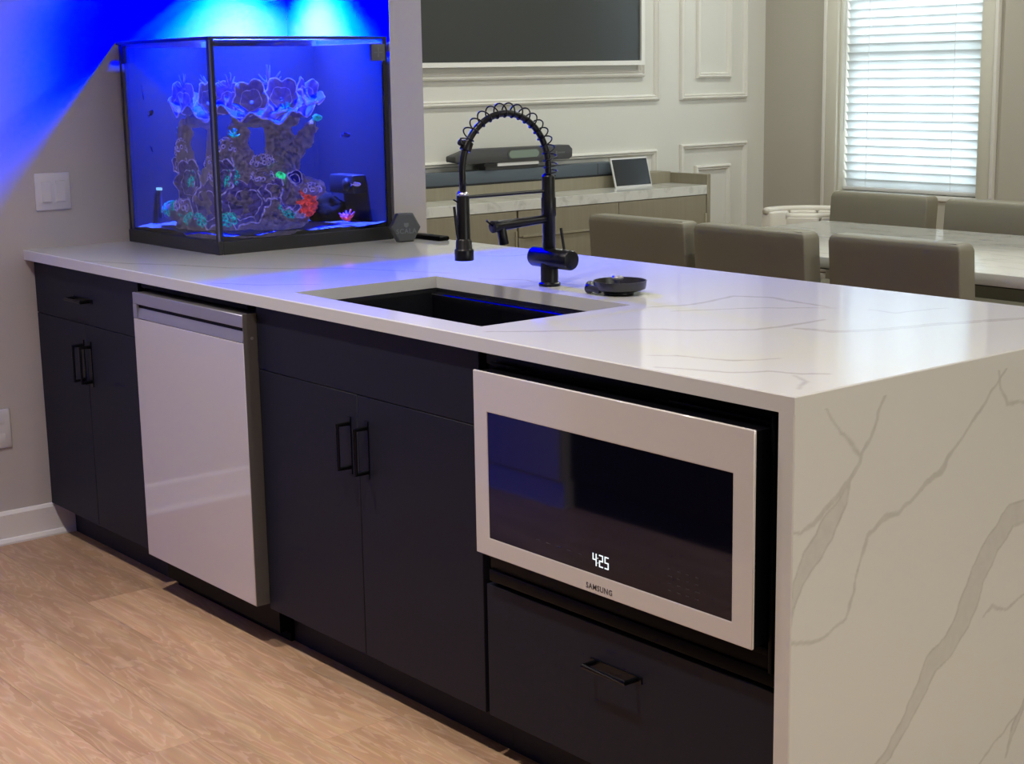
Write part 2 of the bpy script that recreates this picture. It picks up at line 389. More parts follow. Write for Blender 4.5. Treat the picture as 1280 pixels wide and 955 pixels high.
# picture-frame mouldings on the dining wall
PROF = [(0, 0), (0, .012), (.005, .024), (.013, .028), (.020, .014), (.028, .020), (.036, .008), (.038, 0)]
def mould(y0, z0, y1, z1, k=1.0):
    m = MB().frame(y0, z0, y1, z1, [(a*k, h*k) for a, h in PROF], 'x', -4.28, 1)
    return m.build('panel_moulding', M['trim'], wl)
mould(1.75, 1.395, 3.778, 2.50, 1.0)
mould(1.62, 1.275, 3.885, 2.60, .8)
mould(4.042, 1.273, 4.548, 2.60, .8)
mould(4.163, 1.382, 4.424, 2.48, .8)
mould(1.62, .20, 3.870, 1.028, .8)
mould(4.042, .20, 4.552, 1.044, .8)
mould(4.152, .31, 4.424, .928, .8)

# window: casing, sash, glass
win = struct(D.objects.new('window_1', None)); COL.objects.link(win); win.location = (-3.33, 4.7, .79); ORG[win.name] = (-3.33, 4.7, .79)
cs = MB()
for x0, x1 in ((-3.842, WX0), (WX1, -2.818)):
    cs.box(x0, 4.678, .70, x1, 4.70, 2.33)
cs.box(-3.842, 4.678, WZ1, -2.818, 4.70, 2.33)
cs.build('casing', M['casing'], win, bevel=.004)
MB().box(-3.855, 4.672, .70, -3.836, 4.70, 2.34).box(-2.824, 4.672, .70, -2.805, 4.70, 2.34).build('casing_edge', M['trim'], win, bevel=.003)
MB().box(-3.765, 4.690, .765, -2.90, 4.72, .789).build('sill', M['trim'], win, bevel=.004)
jb = MB().box(WX0, 4.70, WZ0, WX0+.012, 4.85, WZ1).box(WX1-.012, 4.70, WZ0, WX1, 4.85, WZ1)
jb.build('jamb', M['casing'], win)
sash = MB()
for x0, x1, z0, z1 in ((WX0+.012, WX0+.06, WZ0, WZ1), (WX1-.06, WX1-.012, WZ0, WZ1), (WX0+.06, WX1-.06, WZ0, WZ0+.06), (WX0+.06, WX1-.06, WZ1-.06, WZ1), (WX0+.06, WX1-.06, 1.47, 1.53)):
    sash.box(x0, 4.80, z0, x1, 4.835, z1)
sash.build('sash', M['trim'], win)
mu = MB()
for k in (1, 2):
    x = WX0 + (WX1-WX0)*k/3; mu.box(x-.011, 4.806, WZ0+.06, x+.011, 4.83, WZ1-.06)
mu.build('muntin', M['trim'], win)
MB().box(WX0+.06, 4.814, WZ0+.06, WX1-.06, 4.819, WZ1-.06).build('glass', M['window_pane'], win)

# made-up window frame around the added side light, unseen; the wall behind is solid
w2 = struct(D.objects.new('side_light_frame', None)); COL.objects.link(w2); w2.location = (4.47, 1.2, .2); ORG[w2.name] = (4.47, 1.2, .2)
for y0, y1, z0, z1 in ((-.52, -.40, .10, 2.60), (2.80, 2.92, .10, 2.60), (-.40, 2.80, .10, .20), (-.40, 2.80, 2.50, 2.60)):
    MB().box(4.45, y0, z0, 4.4995, y1, z1).build('casing', M['trim'], w2, bevel=.004)
MB().box(4.455, 1.18, .20, 4.48, 1.22, 2.50).build('mullion', M['trim'], w2)
# blind
bl = thing('window_blind', 'white horizontal slat blind lowered over the bright dining window', 'blind', (-3.33, 4.745, .80))
MB().box(WX0+.016, 4.715, 2.19, WX1-.016, 4.775, 2.245).build('head_rail', M['plastic_white'], bl, bevel=.004)
MB().box(WX0+.018, 4.722, .795, WX1-.016, 4.772, .812).build('bottom_rail', M['plastic_white'], bl, bevel=.004)
sl0 = None; L_ = (WX1-WX0)-.036; N_SL = 32
for i in range(N_SL):
    z = .830 + i*.0432
    if sl0 is None:
        m = MB(); w = .0265; vs_ = []; n = 6
        for k in range(n+1):
            u = -1+2*k/n; vs_.append((u*w, .004*(1-u*u)))
        poly = vs_ + [(a, b-.0028) for a, b in reversed(vs_)]
        m.prism(poly, -L_/2, L_/2, 'x'); o = m.build('slat', M['slat'], None); sl0 = o
    else:
        o = sl0.copy(); COL.objects.link(o)
    o.parent = bl; o.location = (.001, 0, z-.80); o.rotation_euler = (math.radians(-66), 0, 0)
for k in (.2, .8):
    x = WX0 + (WX1-WX0)*k
    MB().tube([(x, 4.716, .81), (x, 4.716, 2.2)], .0012, 5).build('ladder_cord', M['plastic_white'], bl)
MB().tube([(WX0+.03, 4.708, 1.1), (WX0+.03, 4.712, 2.2)], .0035, 6).build('tilt_wand', M['plastic_white'], bl)

# recessed ceiling lights (above the frame)
for grp, pts in (('kitchen', KITCHEN_SPOTS), ('dining', DINING_SPOTS)):
    for i, p in enumerate(pts):
        t = thing('ceiling_light', 'round recessed white ceiling downlight ' + SPOT_LABELS[grp][i], 'ceiling light', (p[0], p[1], CEIL), group='recessed downlights')
        MB().lathe([(.062, -.001), (.085, -.001), (.085, -.008), (.062, -.014), (.062, -.001)], (p[0], p[1], CEIL), 'z', 24, caps=False).build('trim_ring', M['plastic_white'], t, smooth=True)

# ------------------------------------------------------------------ peninsula worktop
H, TH, XL, YB = .915, .03, -3.10, 1.08
TOP_VEINS = [
 (0.006,[(-0.85,.05),(-0.709,0.207),(-0.652,0.293),(-0.571,0.355),(-0.489,0.443),(-0.474,0.548),(-0.473,0.642)]),
 (0.010,[(-0.446,0.516),(-0.363,0.540),(-0.315,0.616),(-0.284,0.737),(-0.238,0.843),(-0.201,0.942),(-.12,1.06)]),
 (0.005,[(-0.858,0.511),(-0.818,0.607),(-0.844,0.767),(-0.778,0.808),(-0.665,0.792),(-0.581,0.782)]),
 (0.003,[(-0.779,0.505),(-0.688,0.663),(-0.615,0.734),(-0.564,0.784)]),
 (0.003,[(-0.430,0.096),(-0.386,0.131),(-0.283,0.163),(-0.240,0.240)]),
 (0.004,[(-0.337,0.023),(-0.206,0.081),(-0.175,0.131),(-0.120,0.156),(-0.089,0.188)]),
 (0.002,[(-0.118,0.136),(-0.066,0.105),(-0.037,0.054)]),
 (0.004,[(-0.497,0.815),(-0.427,0.817),(-0.395,0.949)]),
 (0.006,[(-2.7,.0),(-2.515,0.068),(-2.374,0.151),(-2.205,0.215),(-2.072,0.324),(-1.974,0.430),(-1.671,0.567)]),
 (0.004,[(-1.949,0.029),(-1.830,0.091),(-1.731,0.205)]),
 (0.004,[(-2.396,0.530),(-2.284,0.589),(-2.142,0.633),(-2.067,0.660)]),
 (0.005,[(-1.515,0.552),(-1.456,0.593),(-1.414,0.619),(-1.380,0.608)]),
 (0.004,[(-1.295,0.632),(-1.230,0.667)]),
 (0.004,[(-1.917,0.866),(-1.847,0.930),(-1.847,1.003)])]
WF_VEINS = [
 ([.0015]*4,[(0.001,0.915),(0.067,0.893),(0.112,0.839),(0.171,0.793)]),
 ([.002,.002,.003,.003,.004,.004,.002,.001],[(0.234,0.906),(0.212,0.845),(0.173,0.793),(0.169,0.780),(0.136,0.750),(0.067,0.703),(0.021,0.685),(-0.026,0.698)]),
 ([.002,.013,.021,.018,.012,.006,.002],[(0.142,0.753),(0.120,0.713),(0.085,0.680),(0.046,0.640),(0.018,0.599),(0.002,0.563),(-0.008,0.517)]),
 ([.002,.002,.002,.002,.0025,.005,.005,.003,.003,.005,.003,.002,.0015,.002,.0015,.0025,.002,.0015],[(0.591,0.899),(0.551,0.858),(0.497,0.814),(0.464,0.785),(0.418,0.750),(0.393,0.721),(0.346,0.710),(0.315,0.689),(0.276,0.673),(0.238,0.670),(0.195,0.646),(0.172,0.605),(0.156,0.551),(0.139,0.514),(0.097,0.495),(0.056,0.493),(0.015,0.496),(-0.025,0.514)]),
 ([.0015,.002,.003,.0015,.001],[(0.548,0.905),(0.566,0.847),(0.590,0.819),(0.641,0.812),(0.734,0.823)]),
 ([.01,.015,.022,.023,.024,.027,.026,.023,.022,.018,.013,.01,.008,.006],[(0.811,0.675),(0.720,0.617),(0.658,0.602),(0.615,0.596),(0.558,0.554),(0.518,0.504),(0.480,0.433),(0.433,0.390),(0.386,0.367),(0.361,0.329),(0.316,0.280),(0.272,0.231),(0.221,0.207),(0.109,0.151)]),
 ([.001,.0015,.002,.002,.001],[(0.800,0.433),(0.672,0.433),(0.613,0.417),(0.567,0.435),(0.539,0.419)]),
 ([.004,.006,.008,.002],[(0.751,0.253),(0.689,0.212),(0.663,0.171),(0.636,0.112)]),
 ([.001,.0015,.0015,.0015,.001],[(0.722,0.222),(0.677,0.196),(0.602,0.160),(0.552,0.123),(0.490,0.053)])]
def vein_field(P2, veins, soft, core):
    """P2 (n,2) -> 0..1 strength; each vein is a polyline with half-widths; broad ones are paler inside with a darker rim"""
    out = np.zeros(len(P2))
    jx = np.array([noise.noise(Vector((p[0]*22, p[1]*22, 1.3))) for p in P2])*.006 + np.array([noise.noise(Vector((p[0]*70, p[1]*70, 7.7))) for p in P2])*.0025
    jy = np.array([noise.noise(Vector((p[0]*22, p[1]*22, 5.1))) for p in P2])*.006 + np.array([noise.noise(Vector((p[0]*70, p[1]*70, 2.9))) for p in P2])*.0025
    Q = P2 + np.stack([jx, jy], 1)
    for ws, pts in veins:
        if not isinstance(ws, list): ws = [ws*(.5 if i in (0, len(pts)-1) else 1) for i in range(len(pts))]
        pts = np.array(pts)
        lo, hi = pts.min(0)-.06, pts.max(0)+.06
        idx = np.where((Q[:, 0] > lo[0]) & (Q[:, 0] < hi[0]) & (Q[:, 1] > lo[1]) & (Q[:, 1] < hi[1]))[0]
        if not len(idx): continue
        q = Q[idx]; best = np.full(len(idx), 1e9); bw = np.ones(len(idx))
        for a, b, w0, w1 in zip(pts[:-1], pts[1:], ws[:-1], ws[1:]):
            ab = b-a; tt = np.clip(((q-a)@ab)/(ab@ab), 0, 1); d = np.hypot(*(q-a-tt[:, None]*ab).T); w = w0+(w1-w0)*tt
            dd = d/np.maximum(w, 1e-4); m = dd < best/np.maximum(bw*0+1, 1e-9); best = np.where(m, dd, best); bw = np.where(m, w, bw)
        edge = np.clip((1+soft/bw-best)/(soft/bw), 0, 1)
        rim = np.exp(-((best-1)*bw/.0022)**2)
        s = np.where(bw > .0065, edge*core + rim*.35, edge*(core+.15))
        out[idx] = np.maximum(out[idx], s)
    return np.clip(out, 0, 1)
def grid_axis(breaks, step):
    a = []
    for p, q in zip(breaks[:-1], breaks[1:]):
        n = max(1, int(round((q-p)/step))); a += [p+(q-p)*i/n for i in range(n)]
    return np.array(a+[breaks[-1]])
def grid_mesh(name, U, V, keep, place, vein, extra=None):
    nu, nv = len(U), len(V); uu, vv = np.meshgrid(U, V, indexing='ij'); P2 = np.stack([uu.ravel(), vv.ravel()], 1)
    verts = [place(a, b) for a, b in P2]; faces = []
    for i in range(nu-1):
        for j in range(nv-1):
            if keep((U[i]+U[i+1])/2, (V[j]+V[j+1])/2): faces.append((i*nv+j, (i+1)*nv+j, (i+1)*nv+j+1, i*nv+j+1))
    val = vein(P2); nb = len(verts)
    ev, ef, en = extra if extra else ([], [], [])
    verts += ev; faces += [tuple(k+nb for k in f) for f in ef]; val = np.concatenate([val, np.array(en, float)]) if ev else val
    me = D.meshes.new(name); me.from_pydata(verts, [], faces); me.update()
    at = me.attributes.new('vein', 'FLOAT', 'POINT'); at.data.foreach_set('value', val.astype(np.float32))
    return me
worktop = thing('worktop', 'white veined quartz peninsula worktop with a waterfall end, holding sink and fish tank', 'worktop', (0, 0, 0))
SX0, SX1, SY0, SY1 = -1.643, -.911, .083, .507
cf = .002
U = grid_axis([XL, -2.5, SX0, SX1, -cf], .0048); V = grid_axis([cf, SY0, SY1, .978, YB], .0048)
keep = lambda x, y: not (SX0 < x < SX1 and SY0 < y < SY1) and not (x < -2.5 and y > .978)
ex = MB(); zb = H-TH
def strip(pts, closed=False):
    """vertical skirt: list of ((x,y,z_top),(x,y,z_bot))"""
    n = len(pts)
    for a, b in zip(pts, pts[1:] + ([pts[0]] if closed else [])) :
        ex.add([a[0], b[0], b[1], a[1]], [(0, 1, 2, 3)])
# front edge and end edge with a small chamfer, sink cut-out walls, back edges, underside
ex.add([(XL, cf, H), (-cf, cf, H), (0, 0, H-cf), (XL, 0, H-cf)], [(0, 1, 2, 3)])
ex.add([(-cf, cf, H), (-cf, YB, H), (0, YB, H-cf), (0, 0, H-cf)], [(0, 1, 2, 3)])
ex.add([(XL, 0, H-cf), (0, 0, H-cf), (0, 0, zb), (XL, 0, zb)], [(0, 1, 2, 3)])
ex.add([(0, 0, H-cf), (0, YB, H-cf), (0, YB, zb), (0, 0, zb)], [(0, 1, 2, 3)])
strip([((SX0, SY0, H), (SX0, SY0, zb)), ((SX0, SY1, H), (SX0, SY1, zb)), ((SX1, SY1, H), (SX1, SY1, zb)), ((SX1, SY0, H), (SX1, SY0, zb))], True)
strip([((0, YB, H), (0, YB, zb)), ((-2.5, YB, H), (-2.5, YB, zb)), ((-2.5, .978, H), (-2.5, .978, zb)), ((XL, .978, H), (XL, .978, zb)), ((XL, cf, H), (XL, cf, zb))])
for x0, x1, y0, y1 in ((XL, SX0, 0, .978), (SX1, 0, 0, YB), (SX0, SX1, 0, SY0), (SX0, SX1, SY1, YB), (-2.5, SX0, .978, YB)):
    ex.add([(x0, y0, zb), (x1, y0, zb), (x1, y1, zb), (x0, y1, zb)], [(3, 2, 1, 0)])
def top_vein(P2):
    v = vein_field(P2, TOP_VEINS, .004, .42)
    return v
ev_val = []
for p in ex.v: ev_val.append(0.0)
me = grid_mesh('slab', U, V, keep, lambda a, b: (a, b, H), top_vein, (ex.v, ex.f, ev_val))
me.materials.append(M['quartz']); slab = D.objects.new('slab', me); COL.objects.link(slab); slab.parent = worktop
# waterfall end panel
Uy = grid_axis([cf, .8, YB], .0035); Vz = grid_axis([0, zb], .0035)
ex = MB()
ex.add([(0, cf, 0), (0, cf, zb), (-cf, 0, zb), (-cf, 0, 0)], [(0, 1, 2, 3)])
ex.add([(-cf, 0, 0), (-cf, 0, zb), (-.033, 0, zb), (-.033, 0, 0)], [(0, 1, 2, 3)])
ex.add([(-.033, 0, 0), (-.033, 0, zb), (-.033, YB, zb), (-.033, YB, 0)], [(0, 1, 2, 3)])
ex.add([(0, YB, 0), (0, YB, zb), (-.033, YB, zb), (-.033, YB, 0)], [(3, 2, 1, 0)])
# a vein that wraps onto the narrow front edge
n0 = len(ex.v)
Ue = np.linspace(-.033, -cf, 12); Ve = np.linspace(.40, .75, 120)
me = grid_mesh('waterfall_panel', Uy, Vz, lambda a, b: True, lambda a, b: (0, a, b), lambda P2: vein_field(P2, WF_VEINS, .0025, .34), (ex.v, ex.f, [0.0]*len(ex.v)))
me.materials.append(M['quartz']); wfp = D.objects.new('waterfall_panel', me); COL.objects.link(wfp); wfp.parent = worktop

# ------------------------------------------------------------------ cabinets
CY = .025   # cabinet front plane
def pull(parent, x, z0, z1, off=.034):
    m = MB().tube([(x, CY-.001, z0+.004), (x, CY-off, z0+.004), (x, CY-off, z1-.004), (x, CY-.001, z1-.004)], .0056, 8)
    m.box(x-.006, CY-.0025, z0-.012, x+.006, CY, z1+.012)
    return m.build('handle', M['handle'], parent)
def hpull(parent, x0, x1, z, off=.032):
    m = MB().tube([(x0+.004, CY-.001, z), (x0+.004, CY-off, z), (x1-.004, CY-off, z), (x1-.004, CY-.001, z)], .0052, 8)
    m.box(x0-.01, CY-.0025, z-.006, x1+.01, CY, z+.006)
    return m.build('handle', M['handle'], parent)
def front(name, x0, x1, z0, z1, parent, g=.0009):
    return MB().box(x0+g, CY, z0+g, x1-g, CY+.02, z1-g).build(name, M['cabinet'], parent, bevel=.0012, seg=1)
def toe(x0, x1, parent, name='toe_kick'):
    MB().box(x0, .095, .0, x1, .115, .102).build(name, M['cabinet'], parent)

c1 = thing('base_cabinet', 'charcoal base cabinet against the left wall, with one drawer over two doors', 'cabinet', (-2.74, .3, 0))
MB().box(-3.086, CY+.0205, .103, -2.372, .60, zb).build('body', M['cabinet'], c1)
d = front('drawer', -3.088, -2.372, .7205, zb-.003, c1); hpull(d, -2.80, -2.685, .793)
d = front('door', -3.088, -2.737, .104, .7205, c1); pull(d, -2.760, .548, .660)
d = front('door', -2.737, -2.372, .104, .7205, c1); pull(d, -2.710, .548, .660)
toe(-3.075, -2.36, c1)

c2 = thing('sink_cabinet', 'charcoal sink base cabinet with two doors, between dishwasher and microwave', 'cabinet', (-1.30, .3, 0))
MB().box(-1.732, CY+.0205, .103, -1.714, .60, zb).box(-.868, CY+.0205, .103, -.850, .60, zb).box(-1.714, CY+.0205, .103, -.868, .60, .125).box(-1.714, .585, .125, -.868, .60, zb).build('body', M['cabinet'], c2)
front('false_front', -1.733, -.848, .7225, zb-.003, c2)
d = front('door', -1.733, -1.298, .104, .7225, c2); pull(d, -1.332, .545, .655)
d = front('door', -1.298, -.848, .104, .7225, c2); pull(d, -1.262, .545, .655)
toe(-1.735, -.847, c2)

c3 = thing('microwave_cabinet', 'charcoal cabinet housing the microwave over a wide drawer, beside the waterfall end', 'cabinet', (-.44, .3, 0))
MB().box(-.846, CY+.0205, .103, -.828, .60, zb).box(-.055, CY+.0205, .103, -.035, .60, zb).box(-.828, CY+.0205, .385, -.055, .60, .402).box(-.828, .58, .402, -.055, .60, zb).box(-.828, CY+.0205, .103, -.055, .60, .385).build('body', M['black_void'], c3)
d = front('drawer', -.838, -.036, .104, .394, c3); hpull(d, -.508, -.385, .318)
toe(-.846, -.034, c3)

# dishwasher
DX0, DX1, DY = -2.332, -1.737, -.012
dw = thing('dishwasher', 'white glass front dishwasher with a steel pocket handle, built under the worktop', 'dishwasher', (-2.03, .3, 0))
MB().box(-2.355, CY+.03, .03, -1.740, .60, .872).build('body', M['black_void'], dw)
MB().box(DX0, DY+.008, .117, DX1, CY+.02, .858).box(-1.737, DY+.001, .117, -1.7345, CY+.02, .861).build('door', M['dw_side'], dw)
MB().box(DX0, DY, .117, DX1, DY+.0078, .789).build('glass_panel', M['dw_white'], dw, bevel=.0012, seg=1)
MB().box(DX0, DY, .828, DX1, DY+.0078, .859).build('control_strip', M['steel'], dw, bevel=.0012, seg=1)
pk = MB()
pk.add([(DX0+.022, DY+.001, .7905), (DX1-.004, DY+.001, .7905), (DX1-.004, DY+.0066, .818), (DX0+.022, DY+.0066, .818)], [(0, 1, 2, 3)])
pk.box(DX0, DY, .7895, DX0+.022, DY+.0078, .828)
pk.build('pocket_handle', M['steel'], dw, fix=False)
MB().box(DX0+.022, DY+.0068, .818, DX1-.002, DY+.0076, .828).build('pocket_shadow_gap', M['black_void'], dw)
MB().box(-2.355, .13, .0, -1.738, .15, .10).box(-2.355, .085, .0, -1.738, .13, .022).build('toe_kick', M['black_gloss'], dw)
MB().box(-2.355, CY+.002, .866, -1.775, CY+.028, .876).box(-2.2, CY-.004, .8775, -1.80, CY, .8795).build('mounting_strip', M['black_gloss'], dw)
MB().lathe([(.004, 0), (.004, .0015)], (-1.7345, .012, .80), 'x', 10).build('side_bolt', M['steel'], dw)

# microwave
MX0, MX1, MZ0, MZ1, MY = -.808, -.064, .478, .853, -.022
WX_0, WX_1, WZ_0, WZ_1 = -.765, -.111, .516, .773
mw = thing('microwave', 'built-in microwave with white frame and black glass window showing a clock', 'microwave', (-.44, .3, .403))
MB().box(-.825, CY+.012, .4025, -.058, .57, .880).build('body', M['black_void'], mw)
MB().box(-.826, CY-.002, .4025, -.037, CY+.010, .428).box(-.826, CY+.002, .428, -.037, CY+.010, .474).box(-.826, CY-.004, .456, -.06, CY+.008, .470).build('lower_vent_trim', M['black_gloss'], mw, bevel=.002)
MB().box(-.826, CY+.002, .856, -.037, CY+.012, .882).box(-.80, CY-.010, .858, -.70, CY, .864).box(-.30, CY-.010, .858, -.06, CY, .863).build('upper_vent_trim', M['black_gloss'], mw, bevel=.002)
MB().box(-.060, CY-.012, .43, -.052, CY+.012, .872).box(-.046, CY-.002, .43, -.037, CY+.012, .872).build('side_trim', M['black_gloss'], mw, bevel=.002)
# closed frame: outer skin, face with window hole, inner lip
fr = MB()
o4 = [(MX0, MZ0), (MX1, MZ0), (MX1, MZ1), (MX0, MZ1)]; i4 = [(WX_0, WZ_0), (WX_1, WZ_0), (WX_1, WZ_1), (WX_0, WZ_1)]
vs_ = [(x, MY, z) for x, z in o4] + [(x, MY, z) for x, z in i4] + [(x, MY+.006, z) for x, z in o4] + [(x, MY+.006, z) for x, z in i4]
fs = []
for k in range(4):
    k2 = (k+1) % 4
    fs += [(k, k2, 4+k2, 4+k), (k, 8+k, 8+k2, k2), (4+k, 4+k2, 12+k2, 12+k), (8+k, 12+k, 12+k2, 8+k2)]
fr.add(vs_, fs); fr.build('door_frame', M['mw_white'], mw, bevel=.0015, seg=1)
MB().box(MX0+.003, MY+.0065, MZ0+.003, MX1-.003, CY+.011, MZ1-.003).build('door_slab', M['black_void'], mw)
gw = MB().box(WX_0, MY+.0012, WZ_0, WX_1, MY+.006, WZ_1).build('window', M['mw_glass'], mw)
def on_front(y, cx, cz): return lambda u, v, w: (cx+u, y-w, cz+v)
text_mb('SAMSUNG', .0150, on_front(MY-.0003, -.440, .4905), sx=.97, bold=.0002).build('brand_lettering', M['logo'], mw, fix=False)
# seven-segment clock 4:25
SEG = {'4': 'bcfg', '2': 'abged', '5': 'afgcd'}
ck = MB()
def digit(ch, x, z, w=.0105, h=.0235, t=.0021):
    s = {'a': (0, h-t, w, h), 'd': (0, 0, w, t), 'g': (0, h/2-t/2, w, h/2+t/2), 'b': (w-t, h/2, w, h), 'c': (w-t, 0, w, h/2), 'f': (0, h/2, t, h), 'e': (0, 0, t, h/2)}
    for k in SEG[ch]:
        a, b, c, e = s[k]; ck.box(x+a, MY+.0004, z+b, x+c, MY+.0011, z+e)
digit('4', -.4580, .533); digit('2', -.4405, .533); digit('5', -.4255, .533)
ck.box(-.4447, MY+.0004, .539, -.4435, MY+.0011, .5405).box(-.4447, MY+.0004, .548, -.4435, MY+.0011, .5495)
ck.build('clock_digits', M['led'], mw)
kp = MB()
for i in range(4):
    for j in range(4):
        x = -.262+i*.022; z = .533+j*.013; wd = .006+.006*random.random()
        kp.box(x, MY+.0008, z, x+wd, MY+.0011, z+.0018)
for i in range(5):
    x = -.62+i*.03; kp.box(x, MY+.0008, .545, x+.012, MY+.0011, .5467)
kpo = kp.build('key_print', M['logo_dim'], mw); kpo['kind'] = 'stuff'

# ------------------------------------------------------------------ sink
sk = thing('sink', 'black undermount sink set into the white quartz worktop', 'sink', (-1.277, .295, .66))
def ring_walls(m, loops):
    """stack of rectangular loops (x0,x1,y0,y1,z) joined by walls"""
    base = len(m.v)
    for x0, x1, y0, y1, z in loops: m.v += [(x0, y0, z), (x1, y0, z), (x1, y1, z), (x0, y1, z)]
    for i in range(len(loops)-1):
        a, b = base+4*i, base+4*i+4
        for k in range(4): m.f.append((a+k, a+(k+1) % 4, b+(k+1) % 4, b+k))
    return m
m = ring_walls(MB(), [(SX0-.022, SX1+.022, SY0-.022, SY1+.022, zb-.001), (SX0, SX1, SY0, SY1, zb-.001), (SX0, SX1, SY0, SY1, zb-.012), (SX0+.001, SX1-.001, SY0+.012, SY1-.014, zb-.014), (SX0+.001, SX1-.001, SY0+.012, SY1-.014, zb-.03), (SX0+.012, SX1-.012, SY0+.02, SY1-.02, .672), (SX0+.03, SX1-.03, SY0+.04, SY1-.04, .664)])
n = len(m.v); m.f.append((n-4, n-3, n-2, n-1))
m2 = ring_walls(m, [(SX0-.022, SX1+.022, SY0-.022, SY1+.022, zb-.001), (SX0-.012, SX1+.012, SY0-.012, SY1+.012, .66), (SX0+.03, SX1-.03, SY0+.03, SY1-.03, .652)])
n = len(m.v); m.f.append((n-4, n-3, n-2, n-1))
m.build('basin', M['sink'], sk, bevel=.003, fix=True)
MB().lathe([(.045, .6645), (.045, .668), (.036, .668), (.030, .6655)], (-1.277, .295, 0), 'z', 20).build('drain', M['chrome'], sk, smooth=True)

# ------------------------------------------------------------------ faucet
FX, FY = -1.288, .590
fc = thing('faucet', 'tall matte black spring faucet with a pull-down sprayer, standing behind the sink', 'faucet', (FX, FY, H))
K = M['matte_black']
MB().lathe([(.0265, H), (.0265, H+.007), (.0215, H+.009), (.0215, H+.075)], (FX, FY, 0), 'z', 28).build('base', K, fc, bevel=.001)
MB().lathe([(.0225, -.058), (.0245, -.054), (.0245, .079), (.0225, .083)], (FX, FY, .9835), 'x', 28).build('mixer_body', K, fc, bevel=.001)
MB().tube([(FX+.052, FY+.004, 1.002), (FX+.040, FY+.004, 1.058)], .0034, 8).build('lever', K, fc)
MB().lathe([(.0155, 1.0), (.0155, 1.083), (.018, 1.087), (.018, 1.128), (.0165, 1.131), (.0155, 1.180), (.0125, 1.184)], (FX, FY, 0), 'z', 28).build('column', K, fc, bevel=.0008)
YH = .330; R_ = (FY-YH)/2; CYm = (FY+YH)/2; ZC = 1.204
path = [Vector((FX, FY, 1.178)), Vector((FX, FY, 1.19))] + [Vector((FX, CYm+R_*math.cos(a), ZC+R_*math.sin(a))) for a in np.linspace(0, PI, 40)] + [Vector((FX, YH, 1.19)), Vector((FX, YH, 1.155))]
MB().tube(path, .0078, 12).build('hose', K, fc, smooth=True)
# spring wound round the hose, from the column to the clip
sp = []; turns = 17; a0, a1 = -.18, PI*.835
for i in range(turns*18+1):
    s = i/(turns*18); a = a0+(a1-a0)*s; w = 2*PI*turns*s**.85
    y, z = (CYm+R_*math.cos(a), ZC+R_*math.sin(a)) if a > 0 else (FY, ZC+R_*a)
    nx = Vector((0, math.cos(max(a, 0)), math.sin(max(a, 0))))
    sp.append(Vector((FX, y, z)) + nx*(.0075+.0165*math.cos(w)) - Vector((1, 0, 0))*.0160*math.sin(w))
MB().tube(sp, .0018, 6).build('spring', K, fc, smooth=True)
ca = PI*.85
cc = Vector((FX, CYm+R_*math.cos(ca), ZC+R_*math.sin(ca))); ct = Vector((0, -math.sin(ca), math.cos(ca)))
MB().tube([cc-ct*.010, cc+ct*.012], .0135, 14).tube([cc+Vector((0, -.006, .004)), cc+Vector((0, -.021, .010))], .0075, 10).build('hose_clip', K, fc, bevel=.001)
MB().lathe([(.0225, 1.000), (.0225, 1.024), (.0195, 1.028), (.0185, 1.046), (.0155, 1.050), (.0148, 1.150)], (FX, YH, 0), 'z', 24).build('spray_head', K, fc, bevel=.0008)
MB().lathe([(.0135, 1.150), (.0135, 1.1545), (.009, 1.159)], (FX, YH, 0), 'z', 20).build('chrome_collar', M['chrome'], fc, smooth=True)
MB().tube([(FX, YH-.026, 1.126), (FX, YH-.019, 1.062), (FX, YH-.012, 1.032)], .0032, 8).build('spray_trigger', K, fc)
MB().tube([(FX, YH-.012, 1.134), (FX-.002, YH-.026, 1.142)], .002, 6).build('trigger_pin', K, fc)
MB().tube([(FX, FY, 1.146), (FX, YH+.012, 1.146)], .0042, 10).build('holder_arm', K, fc)
MB().tube([(FX, FY, 1.079), (FX, FY-.150, 1.0725), (FX, FY-.175, 1.071)], [.0095, .0130, .0148], 16).build('pot_spout', K, fc, bevel=.0008)
MB().tube([(FX, FY-.148, 1.070), (FX, FY-.140, 1.028)], .0115, 14).tube([(FX, FY-.174, 1.074), (FX, FY-.192, 1.087)], .0025, 6).build('spout_nozzle', K, fc, bevel=.0006)

# ------------------------------------------------------------------ small things on the worktop
sx, sy = -1.060, .612
st = thing('sink_strainer', 'small round black dish with a metal center knob, lying right of the faucet', 'sink strainer', (sx, sy, H), local=True)
m = MB().lathe([(.018, .009), (.050, .009), (.060, .013), (.063, .032), (.0605, .032), (.057, .016), (.018, .0125)], (0, 0, 0), 'z', 36)
m.build('dish', M['dish'], st, smooth=False); sharp(bpy.data.objects[st.children[0].name])
MB().lathe([(.034, 0), (.036, .003), (.034, .0095)], (.004, -.008, 0), 'z', 24).build('foot', M['matte_black'], st, bevel=.001)
MB().lathe([(.005, .010), (.005, .030), (.012, .033), (.0145, .037), (.012, .042), (.004, .0435)], (-.004, -.004, 0), 'z', 18).build('center_knob', M['steel'], st, smooth=True)
MB().tube([(-.046, -.056, .012), (-.066, -.034, .018)], .0115, 12).add([(-.008, -.060, .004), (-.052, -.060, .010), (-.062, -.030, .012), (-.02, -.02, .012), (-.008, -.060, .021), (-.052, -.058, .023), (-.062, -.03, .025), (-.02, -.02, .024)], [(0, 3, 2, 1), (4, 5, 6, 7), (0, 1, 5, 4), (1, 2, 6, 5), (2, 3, 7, 6), (3, 0, 4, 7)]).build('hinge_tab', M['dish'], st, bevel=.002)

